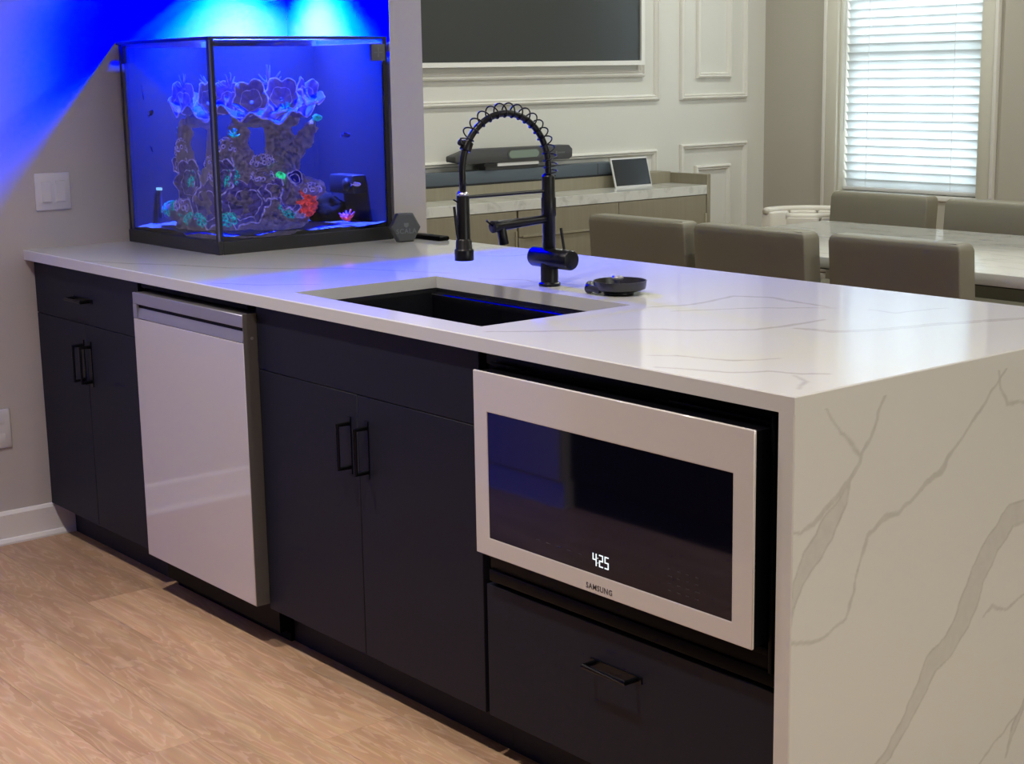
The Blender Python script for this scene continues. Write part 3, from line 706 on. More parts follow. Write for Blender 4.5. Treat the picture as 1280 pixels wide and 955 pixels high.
hx = thing('hexagonal_box', 'dark grey hexagonal box with faint pale lettering, beside the fish tank', 'box', (-2.385, .943, H+.0445), local=True)
hp = [(.049*math.cos(PI/3*k), .049*math.sin(PI/3*k)*1.04) for k in range(6)]
hp2 = [(a*.90, b*.90) for a, b in hp]
m = MB(); nn = 6
for x, P_ in ((-.034, hp2), (-.028, hp), (-.004, hp), (0, hp2)): m.v += [(x, a, b) for a, b in P_]
for i in range(3):
    for k in range(6): m.f.append((i*6+k, i*6+(k+1) % 6, i*6+6+(k+1) % 6, i*6+6+k))
m.f += [tuple(range(5, -1, -1)), tuple(range(18, 24))]
m.build('body', M['hex'], hx)
text_mb('SCALA', .021, lambda u, v, w: (.0003+w, u, -.011+v), bold=.0003).build('lettering', M['hex_print'], hx, fix=False)
MB().add([(.0005, -.008, .015), (.0005, .008, .015), (.0005, .007, .005), (.0005, 0, 0), (.0005, -.007, .005)], [(0, 4, 3, 2, 1)]).build('emblem', M['hex_print'], hx, fix=False)
hx.rotation_euler = (0, 0, math.radians(-14))

rm = thing('remote', 'slim black remote lying at the back edge of the worktop behind the faucet', 'remote control', (-2.40, 1.045, H))
MB().box(-2.488, 1.026, H, -2.325, 1.066, H+.014).build('body', M['black_gloss'], rm, bevel=.005)
MB().box(-2.47, 1.034, H+.014, -2.40, 1.058, H+.0152).build('key_pad', M['matte_black'], rm)

# wall plates
def plate(name, label, cat, y0, y1, z0, z1, rockers):
    t = thing(name, label, cat, (-3.1, (y0+y1)/2, (z0+z1)/2))
    MB().box(-3.1, y0, z0, -3.0935, y1, z1).build('face_plate', M['plastic_white'], t, bevel=.003)
    for a, b, dz in rockers:
        MB().box(-3.094, a-.0025, z0+.0225, -3.0928, b+.0025, z1-.0225).build('rocker_surround', M['plastic_white'], t)
        h0, h1 = z0+.025, z1-.025; mz = (h0+h1)/2
        MB().prism([(-3.0930, h0), (-3.0895+dz, h0+.001), (-3.0915, mz), (-3.0895-dz, h1-.001), (-3.0930, h1)], a, b, 'y').build('rocker', M['plastic_white'], t)
    return t
plate('light_switch', 'white double rocker light switch on the left wall beside the fish tank', 'light switch', .049, .164, 1.032, 1.147, [(.070, .098, .0012), (.116, .144, -.0012)])
t = plate('wall_outlet', 'white outlet plate low on the left wall, cut by the photo edge', 'outlet', -.158, -.086, .305, .428, [])
for z in (.335, .398): MB().box(-3.0937, -.139, z-.017, -3.0925, -.105, z+.017).build('socket', M['plastic_white'], t, bevel=.0006)

# ------------------------------------------------------------------ fish tank
TX0, TX1, TY0, TY1, TZ = -3.082, -2.5, .352, .968, 1.542
tk = thing('fish_tank', 'glass reef fish tank glowing blue, on the far left end of the worktop', 'fish tank', ((TX0+TX1)/2, (TY0+TY1)/2, H))
bz = H+.040
MB().box(TX0-.004, TY0-.004, H, TX1+.004, TY0+.012, bz).box(TX1-.012, TY0+.012, H, TX1+.004, TY1-.012, bz).box(TX0-.004, TY1-.012, H, TX1+.004, TY1+.004, bz).box(TX0-.004, TY0+.012, H, TX0+.012, TY1-.012, bz).box(TX0+.012, TY0+.012, H, TX1-.012, TY1-.012, H+.02).build('base_trim', M['tank_black'], tk, bevel=.0015, seg=1)
PT = .010
MB().box(TX0, TY0, bz, TX1, TY0+PT, TZ-.006).build('pane', M['pane'], tk)
MB().box(TX1-PT, TY0+PT, bz, TX1, TY1-PT, TZ-.006).build('pane', M['pane'], tk)
MB().box(TX0, TY1-PT, bz, TX1, TY1, TZ-.006).build('pane', M['pane'], tk)
MB().box(TX0, TY0+PT, bz, TX0+PT, TY1-PT, TZ-.006).build('pane', M['pane'], tk)
# added backing sheets inside the two wall-side panes, standing in for blue-lit water
fi = TX0+PT+.003, TY1-PT-.003
MB().box(TX0+PT+.0005, TY0+PT, bz, fi[0], TY1-PT, TZ-.018).box(fi[0], fi[1], bz, TX1-PT, TY1-PT-.0005, TZ-.018).build('added_backing', M['water_backing'], tk)
# rim and seams
MB().box(TX0-.0165, TY0-.002, TZ-.008, TX1+.002, TY0+.012, TZ+.002).box(TX1-.012, TY0+.012, TZ-.006, TX1+.002, TY1-.012, TZ+.002).box(TX0-.002, TY1-.012, TZ-.006, TX1+.002, TY1+.002, TZ+.002).box(TX0-.0165, TY0+.012, TZ-.008, TX0+.012, TY1-.012, TZ+.002).build('top_rim', M['tank_black'], tk)
MB().box(TX1-.014, TY0-.0012, bz, TX1-.0045, TY0+.0005, TZ-.006).box(TX1-.0005, TY0+.0045, bz, TX1+.0012, TY0+.014, TZ-.006).build('corner_seam', M['silicone'], tk)
MB().box(TX1-.0045, TY0-.0005, bz, TX1+.0006, TY0+.0045, TZ-.006).build('pane_edge', simple('ground glass edge', (.10, .10, .20), .3), tk)
MB().box(TX0-.001, TY0-.001, bz, TX0+.012, TY0+.0005, TZ-.006).build('corner_seam', M['silicone'], tk)
MB().box(TX1-.0005, TY1-.014, bz, TX1+.0012, TY1+.001, TZ-.006).build('corner_seam', M['silicone'], tk)
# water: refracting front and end faces, see-through surface
wy0, wx1, wz0, wz1 = TY0+PT+.0005, TX1-PT-.0005, bz+.001, 1.534
wt = MB().add([(fi[0], wy0, wz0), (wx1, wy0, wz0), (wx1, wy0, wz1), (fi[0], wy0, wz1)], [(0, 1, 2, 3)]).add([(wx1, wy0, wz0), (wx1, fi[1], wz0), (wx1, fi[1], wz1), (wx1, wy0, wz1)], [(0, 1, 2, 3)]).add([(fi[0], wy0, wz1), (wx1, wy0, wz1), (wx1, fi[1], wz1), (fi[0], fi[1], wz1)], [(0, 1, 2, 3)])
wo = wt.build('water', M['water_side'], tk, fix=False); wo.data.materials.append(M['water_top']); wo.data.polygons[2].material_index = 1
# sand bed
sb = MB(); nx_ = 40
for i in range(nx_+1):
    for j in range(nx_+1):
        x = fi[0]+(wx1-fi[0]-.002)*i/nx_; y = wy0+.002+(fi[1]-wy0-.002)*j/nx_
        sb.v.append((x, y, bz+.010+.012*noise.noise(Vector((x*7, y*7, 0)))+.004*noise.noise(Vector((x*40, y*40, 3)))))
for i in range(nx_):
    for j in range(nx_): a = i*(nx_+1)+j; sb.f.append((a, a+nx_+1, a+nx_+2, a+1))
sbo = sb.build('sand_bed', M['pebble'], tk, smooth=True); sbo['kind'] = 'stuff'
# probe holder clips
MB().box(TX1, .905, 1.470, TX1+.012, .955, 1.521).build('probe_clip', simple('grey clip plastic', (.10, .10, .085), .5), tk, bevel=.002)
MB().box(TX1+.012, .927, 1.481, TX1+.0128, .932, 1.510).box(TX1+.012, .914, 1.494, TX1+.0128, .946, 1.497).build('clip_mark', M['hex_print'], tk)
MB().box(TX0+.018, TY0-.010, 1.475, TX0+.050, TY0-.0005, 1.528).build('probe_clip', M['tank_black'], tk, bevel=.002)

# reef contents -------------------------------------------------------
def blob(bm_, c, r, seed, amp=.35, freq=9, sub=3):
    b = bmesh.new(); bmesh.ops.create_icosphere(b, subdivisions=sub, radius=1)
    for v in b.verts:
        d = v.co.normalized(); k = 1+amp*noise.fractal(d*1.6+Vector((seed, seed*2, 0)), 1.0, 2.0, 3)
        v.co = Vector((c[0]+d.x*r[0]*k, c[1]+d.y*r[1]*k, c[2]+d.z*r[2]*k))
    me = D.meshes.new('t'); b.to_mesh(me); b.free(); bm_.from_mesh(me); D.meshes.remove(me)
def rock(name, label, blobs, voxel=.010):
    bm_ = bmesh.new()
    for i, (c, r) in enumerate(blobs): blob(bm_, c, r, i*3.7+len(name))
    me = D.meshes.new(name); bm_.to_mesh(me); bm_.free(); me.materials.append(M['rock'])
    o = D.objects.new(name, me); COL.objects.link(o)
    md = o.modifiers.new('remesh', 'REMESH'); md.mode = 'VOXEL'; md.voxel_size = voxel; md.use_smooth_shade = True
    dg = bpy.context.evaluated_depsgraph_get(); dg.update()
    me2 = D.meshes.new_from_object(o.evaluated_get(dg)); o.modifiers.clear(); o.data = me2; D.meshes.remove(me); me2.name = name
    for v in me2.vertices:
        p = v.co; k = noise.fractal(p*26, 1.0, 2.0, 4)*.010 + abs(noise.noise(p*60))*.006; v.co += v.normal*k
    return tag(o, label, 'rock')
RX, RY = -2.79, .655
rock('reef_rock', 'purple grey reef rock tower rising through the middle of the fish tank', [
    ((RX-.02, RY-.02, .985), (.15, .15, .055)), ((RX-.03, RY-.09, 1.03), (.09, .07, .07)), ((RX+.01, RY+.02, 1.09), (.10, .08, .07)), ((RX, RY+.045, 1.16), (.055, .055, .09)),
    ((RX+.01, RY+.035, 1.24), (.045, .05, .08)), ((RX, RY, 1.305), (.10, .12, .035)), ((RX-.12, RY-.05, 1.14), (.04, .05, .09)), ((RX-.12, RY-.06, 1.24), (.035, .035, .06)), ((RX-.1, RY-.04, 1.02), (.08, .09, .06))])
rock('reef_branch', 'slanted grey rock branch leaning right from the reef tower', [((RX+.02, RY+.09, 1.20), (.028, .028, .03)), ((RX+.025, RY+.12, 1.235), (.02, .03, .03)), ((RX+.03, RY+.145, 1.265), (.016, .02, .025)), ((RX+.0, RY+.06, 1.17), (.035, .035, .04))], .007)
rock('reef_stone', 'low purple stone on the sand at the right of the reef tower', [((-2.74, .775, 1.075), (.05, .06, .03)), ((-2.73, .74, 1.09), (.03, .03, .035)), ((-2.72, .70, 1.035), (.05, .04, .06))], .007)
rock('reef_cave_rock', 'dark rounded rock behind the red coral', [((-2.84, .87, 1.0), (.07, .065, .055))], .01).data.materials[0] = M['cave']
def ruffle(name, label, c, r0, r1, lobes, amp, cup, mat=None, tilt=(0, 0, 0), seed=0):
    """frilled plate coral: wavy disc, pale rim"""
    t = thing(name, label, 'coral', c, local=True); m = MB(); nu, nr = 96, 10
    for i in range(nr+1):
        s = i/nr
        for k in range(nu):
            a = 2*PI*k/nu
            w = math.sin(lobes*a+seed)+.4*math.sin((lobes*2+1)*a+seed*2)
            r = (r0+(r1-r0)*s)*(1+.10*s*math.sin(lobes*a+1+seed))
            m.v.append((r*math.cos(a), r*math.sin(a), cup*s*s + amp*s*s*w + .004*noise.noise(Vector((r*30*math.cos(a), r*30*math.sin(a), seed)))))
    for i in range(nr):
        for k in range(nu): m.f.append((i*nu+k, i*nu+(k+1) % nu, (i+1)*nu+(k+1) % nu, (i+1)*nu+k))
    o = m.build('plate', mat or M['c_blue'], t, smooth=True, fix=False)
    sd = o.modifiers.new('thickness', 'SOLIDIFY'); sd.thickness = .006; sd.offset = 0
    rim = [Vector(m.v[nr*nu+k]) for k in range(nu)]; rim.append(rim[0])
    MB().tube(rim, .0030, 6, caps=False).build('rim', M['c_rim'], t, smooth=True)
    mid = [Vector(m.v[6*nu+k]) + Vector((0, 0, .003)) for k in range(nu)]; mid.append(mid[0])
    MB().tube(mid, .0018, 5, caps=False).build('growth_line', M['c_rim'], t, smooth=True)
    t.rotation_euler = tilt; return t
ruffle('plate_coral', 'wide violet frilled plate coral under the two cups crowning the reef', (RX, RY, 1.318), .02, .150, 7, .016, .020, tilt=(.10, .22, 0))
ruffle('plate_coral', 'violet cup coral with frilled rim, left of two crowning the reef', (RX+.055, RY-.075, 1.352), .006, .055, 5, .010, .035, tilt=(.25, 1.15, -.25), seed=7)
ruffle('plate_coral', 'violet cup coral with frilled rim, right of two crowning the reef', (RX+.065, RY+.025, 1.358), .006, .055, 5, .011, .035, tilt=(.15, 1.15, -.2), seed=8)
ruffle('plate_coral', 'small violet frilled coral high at the right end of the reef', (RX+.04, RY+.125, 1.365), .006, .048, 5, .012, .025, tilt=(-.1, .9, .2), seed=2)
ruffle('plate_coral', 'violet frilled coral at the upper left of the reef', (RX-.08, RY-.10, 1.345), .008, .06, 5, .014, .03, tilt=(.9, .35, .3), seed=1)
ruffle('plate_coral', 'upright violet scroll coral on the lower left slope of the reef', (RX-.02, RY-.14, 1.105), .008, .065, 6, .012, .035, tilt=(1.15, .55, 0), seed=3)
ruffle('plate_coral', 'wide violet ruffled coral spreading over the front base of the reef', (RX+.05, RY-.11, 1.035), .01, .085, 7, .012, .02, tilt=(.55, .75, 0), seed=4)
ruffle('plate_coral', 'violet ruffled coral at the right base of the reef', (RX+.10, RY+.015, 1.04), .006, .042, 6, .010, .02, tilt=(.1, .9, .3), seed=5)
ruffle('plate_coral', 'small violet frilled coral below the green coral', (RX+.085, RY-.03, 1.075), .005, .040, 5, .010, .02, tilt=(.3, .9, -.2), seed=9)
ruffle('plate_coral', 'small violet frilled coral on the left flank, under the twig coral', (RX-.115, RY-.10, 1.155), .005, .035, 5, .008, .02, tilt=(1.0, .3, .2), seed=10)
LATE = lambda: polyps('button_polyps', 'violet polyps on the mound between the ruffled corals', (RX+.055, RY-.05, 1.12), (.035, .04, .03), 20, .008, M['c_rim'], seed=9)
ruffle('cup_coral', 'bright blue round cup coral right of the green coral', (RX+.10, RY+.045, 1.110), .006, .026, 3, .004, .012, mat=M['fish_blue'], tilt=(0, .9, 0), seed=6)
def polyps(name, label, c, spread_, n, r, mat, dirn=(0, 0, 1), seed=0):
    """colony of small ring-shaped polyps sitting on a lumpy base"""
    rg = random.Random(seed); t = thing(name, label, 'coral', c, local=True); m = MB(); cen = MB()
    b = MB(); bmb = bmesh.new(); blob(bmb, (0, 0, 0), (spread_[0]*.92, spread_[1]*.92, spread_[2]*.85), seed+1, .15, sub=2)
    b.v = [tuple(v.co) for v in bmb.verts]; b.f = [tuple(v.index for v in f.verts) for f in bmb.faces]; bmb.free()
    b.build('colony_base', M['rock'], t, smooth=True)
    for i in range(int(n*1.6)):
        a, e = rg.uniform(0, 2*PI), math.asin(rg.uniform(-.1, 1))
        d = Vector((math.cos(a)*math.cos(e), math.sin(a)*math.cos(e), math.sin(e))); p = Vector((d.x*spread_[0], d.y*spread_[1], d.z*spread_[2]))
        q = d.to_track_quat('Z', 'Y').to_matrix().to_4x4(); q.translation = p; s0 = len(m.v); rr = r*rg.uniform(.5, .85)
        k_ = 9; pts = [Vector((rr*math.cos(2*PI*k/k_), rr*math.sin(2*PI*k/k_), 0)) for k in range(k_+1)]
        m.tube(pts, rr*.30, 5, caps=False); m.xf(q, s0)
        s1 = len(cen.v); cen.lathe([(rr*.45, -.004), (rr*.5, .001), (rr*.2, .003)], (0, 0, 0), 'z', 6); cen.xf(q, s1)
    o = m.build('polyps', mat, t, smooth=True); o['kind'] = 'stuff'
    o = cen.build('polyp_centers', M['c_blue'], t, smooth=True); o['kind'] = 'stuff'
    return t
polyps('button_polyps', 'cyan button polyps on the left base of the reef', (RX-.15, RY-.12, 1.01), (.075, .06, .035), 34, .010, M['c_cyan'], seed=1)
polyps('button_polyps', 'cyan button polyps at the front foot of the reef', (RX+.02, RY-.17, .99), (.06, .05, .03), 28, .010, M['c_cyan'], seed=2)
polyps('button_polyps', 'cyan button polyps on the upright left ridge of the reef', (RX-.02, RY-.125, 1.10), (.025, .025, .055), 20, .009, M['c_cyan'], seed=3)
polyps('button_polyps', 'blue green polyps at the right foot of the reef', (RX+.07, RY+.01, 1.0), (.05, .05, .035), 26, .010, M['c_cyan'], seed=4)
polyps('star_polyps', 'small purple polyps on the middle ledge of the reef', (RX+.04, RY-.04, 1.165), (.045, .045, .028), 24, .008, M['c_rim'], seed=5)
polyps('button_polyps', 'violet polyps scattered on the left shoulder of the reef', (RX-.10, RY-.11, 1.20), (.03, .03, .045), 18, .008, M['c_rim'], seed=6)
polyps('button_polyps', 'violet polyps on the left base behind the cyan ones', (RX-.06, RY-.15, 1.03), (.055, .04, .03), 26, .011, M['c_rim'], seed=7)
polyps('button_polyps', 'violet polyps on the ridge above the red coral', (RX+.10, RY+.10, 1.075), (.03, .04, .025), 20, .008, M['c_rim'], seed=8)
LATE()
def star(name, label, c, n, L, r, mat, seed=0, up=.4):
    rg = random.Random(seed); t = thing(name, label, 'coral', c, local=True)
    m = MB(); m.lathe([(r*2, -r), (r*2.2, 0), (r, r)], (0, 0, 0), 'z', 8)
    for i in range(n):
        a = 2*PI*i/n+rg.uniform(-.3, .3); e = rg.uniform(0, 1)*up*PI/2
        d = Vector((math.cos(a)*math.cos(e), math.sin(a)*math.cos(e), math.sin(e)))
        m.tube([(0, 0, 0), d*L*.6, d*L+Vector((0, 0, L*.2))], [r, r*.9, r*.5], 6)
    m.build('branches', mat, t, smooth=True); return t
star('star_coral', 'cyan star-shaped coral left of the tank corner seam', (-2.93, .60, 1.255), 9, .026, .0035, M['c_cyan'], 1, 1.0)
star('star_coral', 'cyan branching coral under the large plate coral', (RX+.10, RY+.03, 1.325), 12, .022, .003, M['c_cyan'], 2, .9)
star('star_coral', 'cyan star-shaped coral just right of the tank corner seam', (-2.60, .46, 1.255), 9, .02, .003, M['c_cyan'], 3, 1.0)
star('branch_coral', 'violet twig coral standing on top of the reef tower', (RX, RY+.01, 1.405), 9, .05, .004, M['c_blue'], 4, 1.0)
star('branch_coral', 'violet twig coral on the upper left of the reef', (RX-.07, RY-.10, 1.395), 8, .04, .004, M['c_blue'], 5, 1.0)
for nm, lb, c, r, mat in (('brain_coral', 'bright green round coral in the hollow of the reef', (RX+.09, RY-.0, 1.125), (.018, .016, .013), 'c_green'), ('knob_coral', 'cyan knob coral at the tip of the slanted branch', (RX+.035, RY+.165, 1.298), (.013, .017, .011), 'c_cyan')):
    bmb = bmesh.new(); blob(bmb, c, r, 2.2, .25); me = D.meshes.new(nm); bmb.to_mesh(me); bmb.free(); me.materials.append(M[mat]); me.polygons.foreach_set('use_smooth', [True]*len(me.polygons))
    o = D.objects.new(nm, me); COL.objects.link(o); tag(o, lb, 'coral')
# red coral with a pale foot
rc = thing('red_coral', 'red bumpy coral with a pale foot, right of the reef', 'coral', (-2.70, .735, 1.035), local=True)
m = MB(); rg = random.Random(5)
for i in range(170):
    d = Vector((rg.gauss(0, 1), rg.gauss(0, 1), rg.gauss(0, 1))).normalized(); p = Vector((d.x*.034, d.y*.044, d.z*.042)); 
    m.tube([p*.7, p, p*1.12], [.007, .007, .003], 5)
o = m.build('tentacles', M['c_red'], rc, smooth=True); o['kind'] = 'stuff'
bmb = bmesh.new(); blob(bmb, (0, -.03, -.038), (.03, .034, .018), 1.1, .3); b = MB(); b.v = [tuple(v.co) for v in bmb.verts]; b.f = [tuple(v.index for v in f.verts) for f in bmb.faces]; bmb.free()
b.build('foot', M['c_rim'], rc, smooth=True)
for k, (lb, c, r) in enumerate((('small red coral bits on the sand near the right pane', (-2.56, .83, .985), .010), )):
    star('red_fragment', lb, c, 9, .03, .006, M['c_red'], 9, .7)
# equipment at the back
pw = thing('wave_pump', 'black box-shaped pump on the back wall of the tank, right of the reef', 'pump', (-2.74, .93, 1.09))
MB().box(-2.86, .900, 1.055, -2.66, fi[1]-.001, 1.115).build('housing', M['tank_black'], pw, bevel=.008)
MB().lathe([(.018, -.012), (.022, 0), (.012, .010)], (-2.70, .897, 1.085), 'y', 14).build('outlet', M['tank_black'], pw, smooth=True)
hb = thing('tank_heater', 'slim tube heater with a lit band, at the left wall side of the tank', 'heater', (-3.045, .55, 1.05))
MB().tube([(-3.05, .545, .985), (-3.05, .545, 1.075)], .011, 12).build('tube', M['fish_dark'], hb, bevel=.002)
MB().tube([(-3.05, .545, 1.075), (-3.05, .545, 1.083)], .0155, 12).build('light_band', emit('heater indicator', (.25, .55, 1), 1.3), hb)
def fish(label, c, L, h, mat, yaw, pitch=0):
    t = thing('reef_fish', label, 'fish', c, local=True)
    m = MB(); ns, nk = 14, 10
    for i in range(ns+1):
        s = i/ns; x = L*(.5-s*.82); prof = math.sin(PI*min(1, s*1.02+.02))**.65*(1-.35*s)+.10
        for k in range(nk):
            a = 2*PI*k/nk; m.v.append((x, .28*h*prof*math.cos(a)*.5, h*prof*math.sin(a)*.5))
    for i in range(ns):
        for k in range(nk): m.f.append((i*nk+k, i*nk+(k+1) % nk, (i+1)*nk+(k+1) % nk, (i+1)*nk+k))
    m.f += [tuple(range(nk)), tuple(range(ns*nk, ns*nk+nk))]
    m.build('body', mat, t, smooth=True)
    MB().prism([(-.28*L, .05*h), (-.5*L, .42*h), (-.44*L, 0), (-.5*L, -.42*h), (-.28*L, -.05*h)], -.0012, .0012, 'y').build('tail_fin', mat, t)
    MB().prism([(.18*L, .42*h), (-.05*L, .64*h), (-.24*L, .40*h), (-.1*L, .36*h)], -.001, .001, 'y').build('dorsal_fin', mat, t)
    MB().lathe([(.035*L, -.15*h), (.035*L, .15*h)], (.34*L, 0, .06*h), 'y', 8).build('eye', M['tank_black'], t)
    t.rotation_euler = (0, pitch, yaw); return t
fish('blue reef fish swimming in open water right of the reef', (-2.66, .88, 1.242), .034, .016, M['fish_blue'], 1.4)
fish('pale blue small fish low near the right pane', (-2.58, .875, 1.09), .036, .014, M['c_rim'], 1.3)
fish('dark slender fish at the upper left of the tank', (-3.02, .43, 1.385), .055, .022, M['fish_dark'], -.6, .9)
fish('small dark fish below the slender fish at the left of the tank', (-2.99, .45, 1.32), .035, .018, M['fish_dark'], .5, -.6)
fish('tiny dark fish halfway down the left of the tank', (-3.0, .45, 1.21), .024, .010, M['fish_dark'], 1.0, .9)

# lamp over the tank (above the frame)
lp = thing('reef_lamp', 'black reef lamp on a bracket above the fish tank, shining blue light', 'lamp', (LAMP[0], LAMP[1], LAMP[2]))
MB().box(LAMP[0]-.11, LAMP[1]-.08, LAMP[2]+.004, LAMP[0]+.11, LAMP[1]+.08, LAMP[2]+.035).build('housing', M['tank_black'], lp, bevel=.006)
MB().tube([(LAMP[0], LAMP[1]+.05, LAMP[2]+.03), (LAMP[0], .95, LAMP[2]+.03), (LAMP[0], .978, LAMP[2]+.03)], .009, 10).build('bracket_arm', M['tank_black'], lp)

# ------------------------------------------------------------------ dining room
# television
TVY0, TVY1, TVZ0, TVZ1 = 2.05, 3.742, 1.455, 2.42
tv = thing('television', 'large dark television with a thin white frame on the panelled wall', 'television', (-4.25, 2.9, 1.9))
MB().box(-4.278, TVY0, TVZ0, -4.252, TVY1, TVZ1).build('back_panel', M['tv_frame'], tv)
MB().frame(TVY0, TVZ0, TVY1, TVZ1, [(0, 0), (0, .026), (.022, .026), (.022, .012), (.022, 0)], 'x', -4.252, 1).build('frame', M['tv_frame'], tv)
MB().box(-4.252, TVY0+.0222, TVZ0+.0222, -4.238, TVY1-.0222, TVZ1-.0222).build('screen', M['tv_screen'], tv)

# credenza
CX0, CX1, CY0, CY1 = -4.262, -3.90, 1.95, 3.885
cr = thing('credenza', 'greige wood credenza with a marble top along the panelled wall', 'credenza', (-4.1, 2.9, 0))
MB().box(CX0, CY1-.024, 0, CX1, CY1, .913).build('side_panel', M['wood'], cr, bevel=.0015, seg=1)
MB().box(CX0, CY0, 0, CX1, CY0+.024, .913).build('side_panel', M['wood'], cr, bevel=.0015, seg=1)
MB().box(CX0, CY0+.024, .10, CX1-.022, CY1-.024, .8135).build('body', M['wood'], cr)
MB().box(CX0, CY0+.024, .861, -4.160, CY1-.024, .918).build('back_ledge', M['wood'], cr)
MB().box(CX0, CY0+.024, .8145, CX1-.002, CY1-.024, .8605).build('marble_top', M['marble'], cr, bevel=.001, seg=1)
MB().box(CX0, CY0+.05, 0, CX1-.07, CY1-.05, .099).build('plinth', M['dark_leg'], cr)
for a, b in ((1.976, 2.63), (3.262, 3.859)):
    d = MB().box(CX1-.0215, a, .105, CX1-.003, b-.002, .811).build('door', M['wood'], cr, bevel=.001, seg=1)
    MB().box(CX1-.003, b-.014, .105, CX1+.004, b-.004, .72).build('edge_pull', M['brass'], d)
for z0, z1 in ((.692, .811), (.40, .688), (.105, .396)):
    d = MB().box(CX1-.0215, 2.64, z0, CX1-.003, 3.258, z1).build('drawer', M['wood'], cr, bevel=.001, seg=1)
    MB().box(CX1-.003, 2.66, z0-.002, CX1+.004, 3.24, z0+.007).build('edge_pull', M['brass'], d)

sbr = thing('soundbar', 'long slate grey soundbar resting on the ledge of the credenza', 'soundbar', (-4.2, 2.8, .918))
MB().box(-4.25, 2.08, .924, -4.165, 3.49, .984).build('cloth_body', M['bar_blue'], sbr, bevel=.006)
MB().box(-4.245, 2.09, .918, -4.163, 3.48, .926).build('base', M['tank_black'], sbr)
MB().box(-4.166, 2.53, .928, -4.1645, 2.536, .982).box(-4.166, 3.36, .928, -4.1645, 3.366, .982).build('seam_strip', M['bar_dark'], sbr)
wb = thing('video_bar', 'dark grey camera bar with chamfered ends and a green window, above the soundbar', 'camera bar', (-4.2, 2.85, .984))
bp_ = [(2.475, 1.030), (2.540, 1.018), (3.165, 1.014), (3.185, 1.026), (3.187, 1.062), (3.165, 1.082), (2.58, 1.084), (2.475, 1.054)]
MB().prism(bp_, -4.225, -4.150, 'x').build('body', M['bar_dark'], wb, bevel=.004)
MB().box(-4.215, 2.66, .984, -4.165, 2.98, 1.018).build('stand', M['bar_dark'], wb)
MB().box(-4.165, 2.725, 1.000, -4.155, 2.975, 1.0145).build('stand_strip', M['plastic_white'], wb)
MB().box(-4.154, 2.64, 1.003, -4.149, 2.715, 1.0145).build('stand_clip', M['tank_black'], wb)
cl = []
for k in range(24):
    a = 2*PI*k/24; cl.append((2.88+(.075 if math.cos(a) > 0 else -.075)+.024*math.cos(a), 1.052+.022*math.sin(a)))
MB().prism(cl, -4.150, -4.1478, 'x').build('window_bezel', M['hex'], wb)
MB().prism([(2.88+(y-2.88)*.92, 1.052+(z-1.052)*.82) for y, z in cl], -4.1478, -4.147, 'x').build('lens_window', M['lens'], wb)
mk = MB().box(-4.1502, 3.078, 1.040, -4.1494, 3.088, 1.056)
for i in range(5): mk.box(-4.1502, 3.094+i*.009, 1.044, -4.1494, 3.100+i*.009, 1.051)
o = mk.build('print_marks', M['hex_print'], wb); o['kind'] = 'stuff'

tb = thing('tablet', 'small tablet with pale edge leaning on the credenza top', 'tablet', (-4.085, 3.535, .8605), local=True)
M_ = Matrix.Rotation(math.radians(-16), 4, 'Y')
for nm, mt, bx, bv in (('shell', M['plastic_white'], (-.008, -.125, 0, 0, .125, .150), .003), ('screen', M['tablet'], (0, -.117, .010, .0012, .117, .142), 0)):
    m = MB().box(*bx); m.xf(M_); m.build(nm, mt, tb, bevel=bv)
m = MB().box(-.075, -.03, 0, -.070, .03, .09); m.xf(Matrix.Rotation(math.radians(20), 4, 'Y')); m.build('stand_leg', M['plastic_white'], tb)

# dining table
dt = thing('dining_table', 'long marble dining table with dark slanted legs, behind the peninsula', 'table', (-1.7, 3.08, 0))
MB().box(-2.95, 2.535, .718, -.55, 3.62, .758).build('marble_top', M['marble'], dt, bevel=.003)
MB().box(-2.75, 2.75, .68, -.75, 3.40, .7175).build('apron', M['dark_leg'], dt)
for x in (-2.45, -1.05):
    for s in (-1, 1):
        MB().tube([(x-.05, 3.08+s*.28, .68), (x+.30*s, 3.08+s*.42, .0)], .026, 8).build('leg', M['dark_leg'], dt)

# parsons chairs: origin at floor under the back, facing +y
def rbox(x0, y0, z0, x1, y1, z1, r): return MB().box(x0, y0, z0, x1, y1, z1), r
def make_chair(label):
    t = thing('dining_chair', label, 'chair', (0, 0, 0), local=True, group='leather dining chairs around the marble table')
    # backrest with a slightly dished rear and rounded shoulders
    n = 12; hw = .265; pts = []
    m = MB()
    zs = [.30, .45, .60, .72, .80, .845, .860, .867, .870]
    for z in zs:
        lean = -.045*((z-.30)/.57); rr = max(0, (z-.845)/.025); k = math.sqrt(max(0, 1-rr*rr)) if rr < 1 else 0
        w = hw-.022*(1-k); th0, th1 = lean+.012*(1-k), lean+.085-.012*(1-k)
        for i in range(n+1):
            x = -w+2*w*i/n; m.v.append((x, th0-.008*(1-(x/w)**2), z))
        for i in range(n+1):
            x = w-2*w*i/n; m.v.append((x, th1, z))
    per = 2*(n+1)
    for j in range(len(zs)-1):
        for i in range(per): m.f.append((j*per+i, j*per+(i+1) % per, (j+1)*per+(i+1) % per, (j+1)*per+i))
    for j in (0, len(zs)-1):
        for i in range(n): m.f.append((j*per+i, j*per+i+1, j*per+per-2-i, j*per+per-1-i))
    o = m.build('backrest', M['leather'], t, bevel=.006, seg=3)
    MB().box(-.255, .085, .36, .255, .50, .475).build('seat', M['leather'], t, bevel=.02, seg=3)
    for x, y in ((-.225, .02), (.225, .02), (-.225, .46), (.225, .46)):
        MB().box(x-.02, y-.02, 0, x+.02, y+.02, .36).build('leg', M['dark_leg'], t, bevel=.003, seg=1)
    return t
NEAR_Y = 2.345
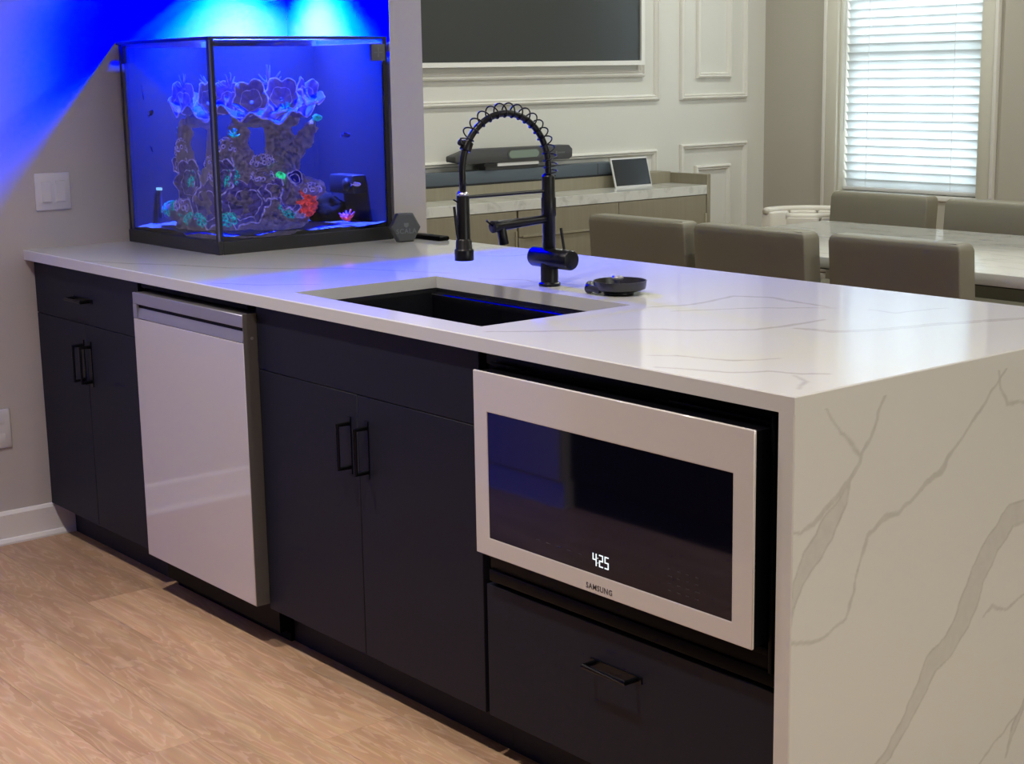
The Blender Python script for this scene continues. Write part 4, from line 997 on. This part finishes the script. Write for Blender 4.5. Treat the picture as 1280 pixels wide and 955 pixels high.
ch = make_chair('taupe leather chair nearest the credenza, leftmost on the near side of the table')
ch.location = (-2.790, NEAR_Y, 0)
dup(ch, (-2.210, NEAR_Y, 0), 'taupe leather dining chair in the middle of three on the near side of the table', 0)
dup(ch, (-1.600, NEAR_Y+.03, 0), 'taupe leather dining chair at the right of three on the near side of the table', 0)
dup(ch, (-2.815, 3.86, 0), 'taupe leather dining chair on the far side of the table, directly before the window', PI)
dup(ch, (-2.165, 3.82, 0), 'taupe leather chair on the far side of the table, cut by the right edge', PI)

# white tub chair in the corner
tc = thing('tub_chair', 'white leather tub chair with a low curved segmented back, in the corner before the window', 'chair', (-3.34, 3.97, 0), local=True)
A0, A1 = math.radians(-75), math.radians(195)
Rt = .25
for i in range(7):
    a, b = A0+(A1-A0)*i/7+.02, A0+(A1-A0)*(i+1)/7-.02; m = MB(); nk = 5
    for rr, z0, z1 in ((Rt-.055, .49, .738), (Rt, .49, .745)):
        for k in range(nk+1):
            w = a+(b-a)*k/nk; bul = .012*math.sin(PI*k/nk) if rr < Rt else 0
            m.v += [((rr-bul)*math.cos(w), (rr-bul)*math.sin(w), z0), ((rr-bul)*math.cos(w), (rr-bul)*math.sin(w), z1)]
    q = 2*(nk+1)
    for k in range(nk):
        m.f += [(2*k, 2*k+2, 2*k+3, 2*k+1), (q+2*k, q+2*k+1, q+2*k+3, q+2*k+2), (2*k+1, 2*k+3, q+2*k+3, q+2*k+1), (2*k, q+2*k, q+2*k+2, 2*k+2)]
    m.f += [(0, 1, q+1, q), (2*nk, q+2*nk, q+2*nk+1, 2*nk+1)]
    m.build('back_cushion', M['white_leather'], tc, bevel=.008)
rim = [Vector(((Rt-.025)*math.cos(w), (Rt-.025)*math.sin(w), .745)) for w in np.linspace(A0, A1, 40)]
MB().tube(rim, .018, 8).build('top_rail', M['white_leather'], tc, smooth=True)
MB().lathe([(.23, .40), (.245, .42), (.245, .48), (.22, .50)], (0, 0, 0), 'z', 28).build('seat', M['white_leather'], tc, bevel=.006)
for k in range(4):
    a = PI/4+k*PI/2; MB().tube([(.20*math.cos(a), .20*math.sin(a), .40), (.25*math.cos(a), .25*math.sin(a), 0)], .014, 8).build('leg', M['dark_leg'], tc)

# ------------------------------------------------------------------ across the aisle (seen only as reflections)
pc = thing('pantry_cabinet', 'tall white pantry cabinet across the aisle from the peninsula', 'cabinet', (-2.65, -1.75, 0))
MB().box(-3.086, -2.05, 0, -2.20, -1.46, 2.3).build('body', M['plastic_white'], pc)
for a, b in ((-3.085, -2.645), (-2.64, -2.201)): MB().box(a, -1.459, .1, b, -1.442, 2.29).build('door', M['plastic_white'], pc, bevel=.002)
bc = thing('tall_cabinet', 'tall charcoal cabinet run across the aisle from the peninsula', 'cabinet', (-1.57, -1.9, 0))
MB().box(-2.195, -2.2, 0, -.94, -1.50, 2.3).build('body', M['cabinet'], bc)
for k in range(2): MB().box(-2.19+k*.622, -1.499, .1, -2.19+k*.622+.617, -1.482, 2.29).build('door', M['cabinet'], bc, bevel=.002)
